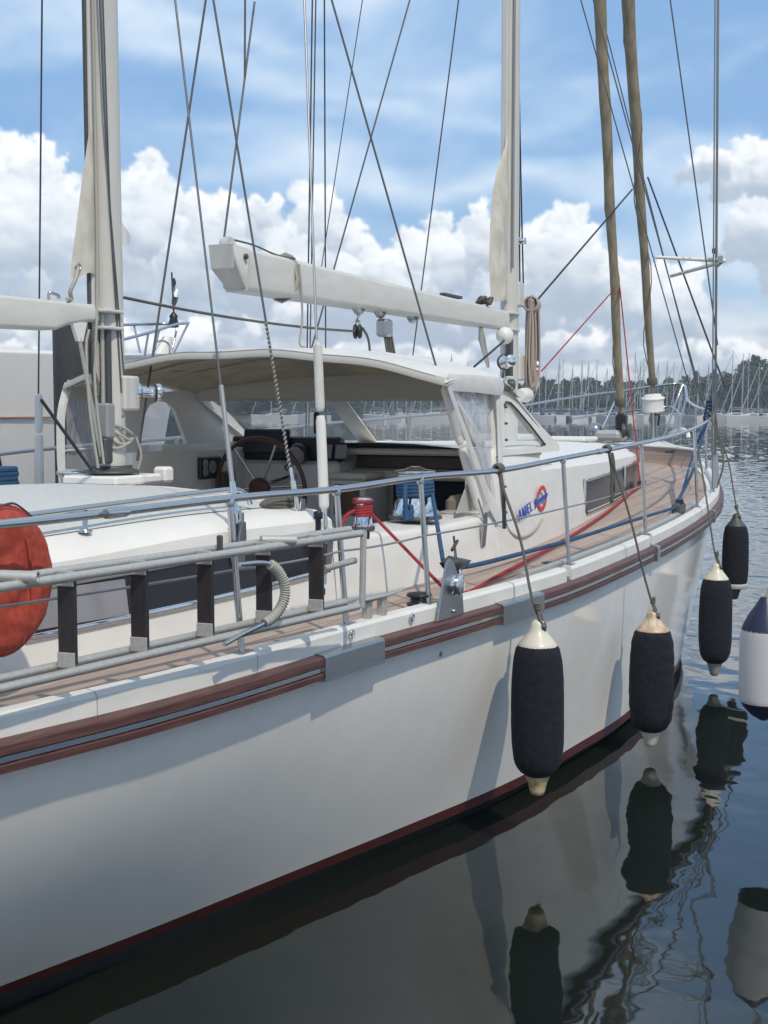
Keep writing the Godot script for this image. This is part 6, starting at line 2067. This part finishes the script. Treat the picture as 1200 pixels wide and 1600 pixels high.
# ---------------------------------------------------------------- next berth
func make_neighbour() -> void:
	var n := thing("motor_cruiser", V(9.0, WL, -5.2), "tall white hulled boat moored beyond the ketch on its far side", "boat")
	var rows := []
	for i in 25:
		var t := i / 24.0
		var x := lerpf(2.6, 14.3, t)
		var top := 2.78 + 0.22 * t * t
		var b := 1.3 * pow(maxf(0.0, 1.0 - pow(t, 3.0)), 0.7) + 0.02
		var bw := 1.2 * pow(maxf(0.0, 1.0 - pow(minf(t * 1.14, 1.0), 2.4)), 0.8) + 0.02
		var xw := lerpf(2.6, 13.2, t)
		var ring := []
		for q in [[0.0, bw * 0.9, -0.5], [0.0, bw, WL], [0.3, lerpf(bw, b, 0.35), 0.9], [0.65, lerpf(bw, b, 0.68), 1.8], [1.0, b, top], [1.0, b * 0.96, top + 0.05]]:
			ring.append(V(lerpf(xw, x, q[0]), q[2], -5.45 + q[1]))
		for q in [[1.0, b * 0.96, top + 0.05], [1.0, b, top], [0.65, lerpf(bw, b, 0.68), 1.8], [0.3, lerpf(bw, b, 0.35), 0.9], [0.0, bw, WL], [0.0, bw * 0.9, -0.5]]:
			ring.append(V(lerpf(xw, x, q[0]), q[2], -5.45 - q[1]))
		rows.append(ring)
	part(n, "hull", MB.new().skin(rows), M.neighbour_white)
	var band := []
	for i in 17:
		var t := i / 16.0 * 0.86
		var b := 1.3 * pow(maxf(0.0, 1.0 - pow(t, 3.0)), 0.7) + 0.02
		var bw := 1.2 * pow(maxf(0.0, 1.0 - pow(minf(t * 1.14, 1.0), 2.4)), 0.8) + 0.02
		band.append(V(lerpf(lerpf(2.6, 13.2, t), lerpf(2.6, 14.3, t), 0.81), 2.24, -5.45 + lerpf(lerpf(bw, b, 0.68), b, 0.45) + 0.012))
	part(n, "rub_rail", MB.new().tube(band, 0.010, 8), M.orange_line)
	part(n, "deckhouse", MB.new().skin([[V(3.8, 2.8, -6.3), V(3.8, 2.8, -4.6), V(3.8, 2.95, -4.8), V(3.8, 2.95, -6.1)], [V(11.2, 2.86, -6.1), V(11.2, 2.86, -4.8), V(10.8, 2.98, -5.0), V(10.8, 2.98, -5.9)]]), M.neighbour_white)
	# pulpit with its posts
	var pl := part(n, "pulpit", MB.new().tube(smooth_path([V(11.2, 2.98, -4.45), V(12.5, 3.22, -4.62), V(13.4, 3.38, -4.85), V(14.2, 3.46, -5.2), V(14.32, 3.46, -5.45), V(14.2, 3.46, -5.7), V(13.4, 3.40, -6.0)], 5), 0.018, 8), M.stainless)
	for q in [[V(12.5, 3.22, -4.62), V(12.5, 2.95, -4.68)], [V(12.8, 3.27, -4.68), V(12.75, 2.95, -4.74)], [V(14.2, 3.46, -5.2), V(13.95, 3.0, -5.3)], [V(14.32, 3.46, -5.45), V(14.1, 3.0, -5.42)], [V(13.9, 3.42, -5.85), V(13.7, 3.0, -5.6)]]:
		part(pl, "post", MB.new().rod(q[0], q[1], 0.015, 8), M.stainless)
	part(pl, "gate", MB.new().tube(smooth_path([V(13.4, 2.95, -5.2), V(13.45, 3.15, -5.2), V(13.7, 3.2, -5.25), V(13.9, 3.15, -5.3), V(13.9, 3.0, -5.3)], 4), 0.014, 8), M.stainless)
	part(n, "anchor_davit", MB.new().skin([[V(13.8, 3.0, -5.38), V(14.1, 3.0, -5.38), V(14.1, 3.0, -5.52), V(13.8, 3.0, -5.52)], [V(14.02, 3.28, -5.42), V(14.15, 3.28, -5.42), V(14.15, 3.28, -5.48), V(14.02, 3.28, -5.48)]]), M.white_plastic)
	part(n, "bow_lamp", MB.new().lathe(V(14.15, 3.40, -5.4), Vector3.UP, [[0.06, 0.0], [0.075, 0.04], [0.05, 0.12], [0.06, 0.15], [0.02, 0.2]], 14), M.black_plastic)
	var fs := part(n, "flagstaff", MB.new().rod(V(14.2, 3.45, -5.42), V(14.15, 4.12, -5.42), 0.012, 6), M.dark_grey)
	# small furled flag, white with blue stripes
	for k in 4:
		var rr := []
		for j in 5:
			var a := j / 4.0
			var r := []
			for i in 4:
				var b2 := i / 3.0
				r.append(V(14.16 + 0.10 * b2 * (1.0 - 0.5 * a) , 4.05 - 0.11 * k - 0.11 * a - 0.03 * b2, -5.42 + 0.03 * sin(b2 * 6.0 + k + a)))
			rr.append(r)
		part(fs, "flag_stripe", MB.new().sheet(rr, V(1.6, 0, 1)), M.white_plastic if k % 2 == 1 else M.far_navy)
	# lines along its side
	for l in [[V(3.0, 2.72, -4.1), V(9.0, 2.78, -4.14), M.dark_grey], [V(3.0, 2.64, -4.12), V(9.0, 2.60, -4.14), M.grey_plastic], [V(3.0, 2.02, -4.18), V(9.0, 2.05, -4.24), M.stainless]]:
		part(n, "mooring_line", MB.new().tube(sag(l[0], l[1], 0.03), 0.011, 6), l[2])
	part(n, "fender_line", MB.new().tube(smooth_path([V(9.05, 2.66, -4.1), V(9.12, 2.4, -4.08), V(9.3, 2.0, -4.07), V(9.4, 1.6, -4.07)], 5), 0.013, 6), M.black_plastic)
	part(n, "fender_knot", MB.new().tube(spiral(V(8.98, 2.64, -4.1), V(9.12, 2.70, -4.1), 0.035, 2), 0.014, 6), M.black_plastic)
	# dark steel pile standing between the two boats
	var p := thing("mooring_pile", V(9.25, WL, -2.95), "dark grey steel mooring pile behind the mizzen mast", "pile")
	part(p, "shaft", MB.new().lathe(V(9.25, -0.8, -2.95), Vector3.UP, [[0.30, 0.0], [0.30, 3.86], [0.28, 3.88], [0.02, 3.88]], 20), M.pile_steel)
	# blue folded cover on the far side deck
	var c := thing("folded_cover", V(5.9, 1.7, -1.6), "blue folded canvas cover stowed at the far side rail", "cover")
	for k in 5:
		part(c, "fold", MB.new().box(V(6.25 + 0.01 * (k % 2), 1.80 + 0.03 * k, -1.60), V(0.75, 0.04, 0.30), 0.016), M.blue_cover)
	part(c, "strap", MB.new().tube(smooth_path([V(6.2, 1.97, -1.5), V(6.28, 2.0, -1.5), V(6.34, 1.97, -1.48)], 4), 0.02, 6), M.grey_rope)

func _ready() -> void:
	make_view()
	make_materials()
	make_water()
	make_far_shore()
	make_neighbour()
	make_yacht()
	make_fenders()
	make_ladder()
	make_lifebuoy()
	make_ropes()
	make_far_boats()
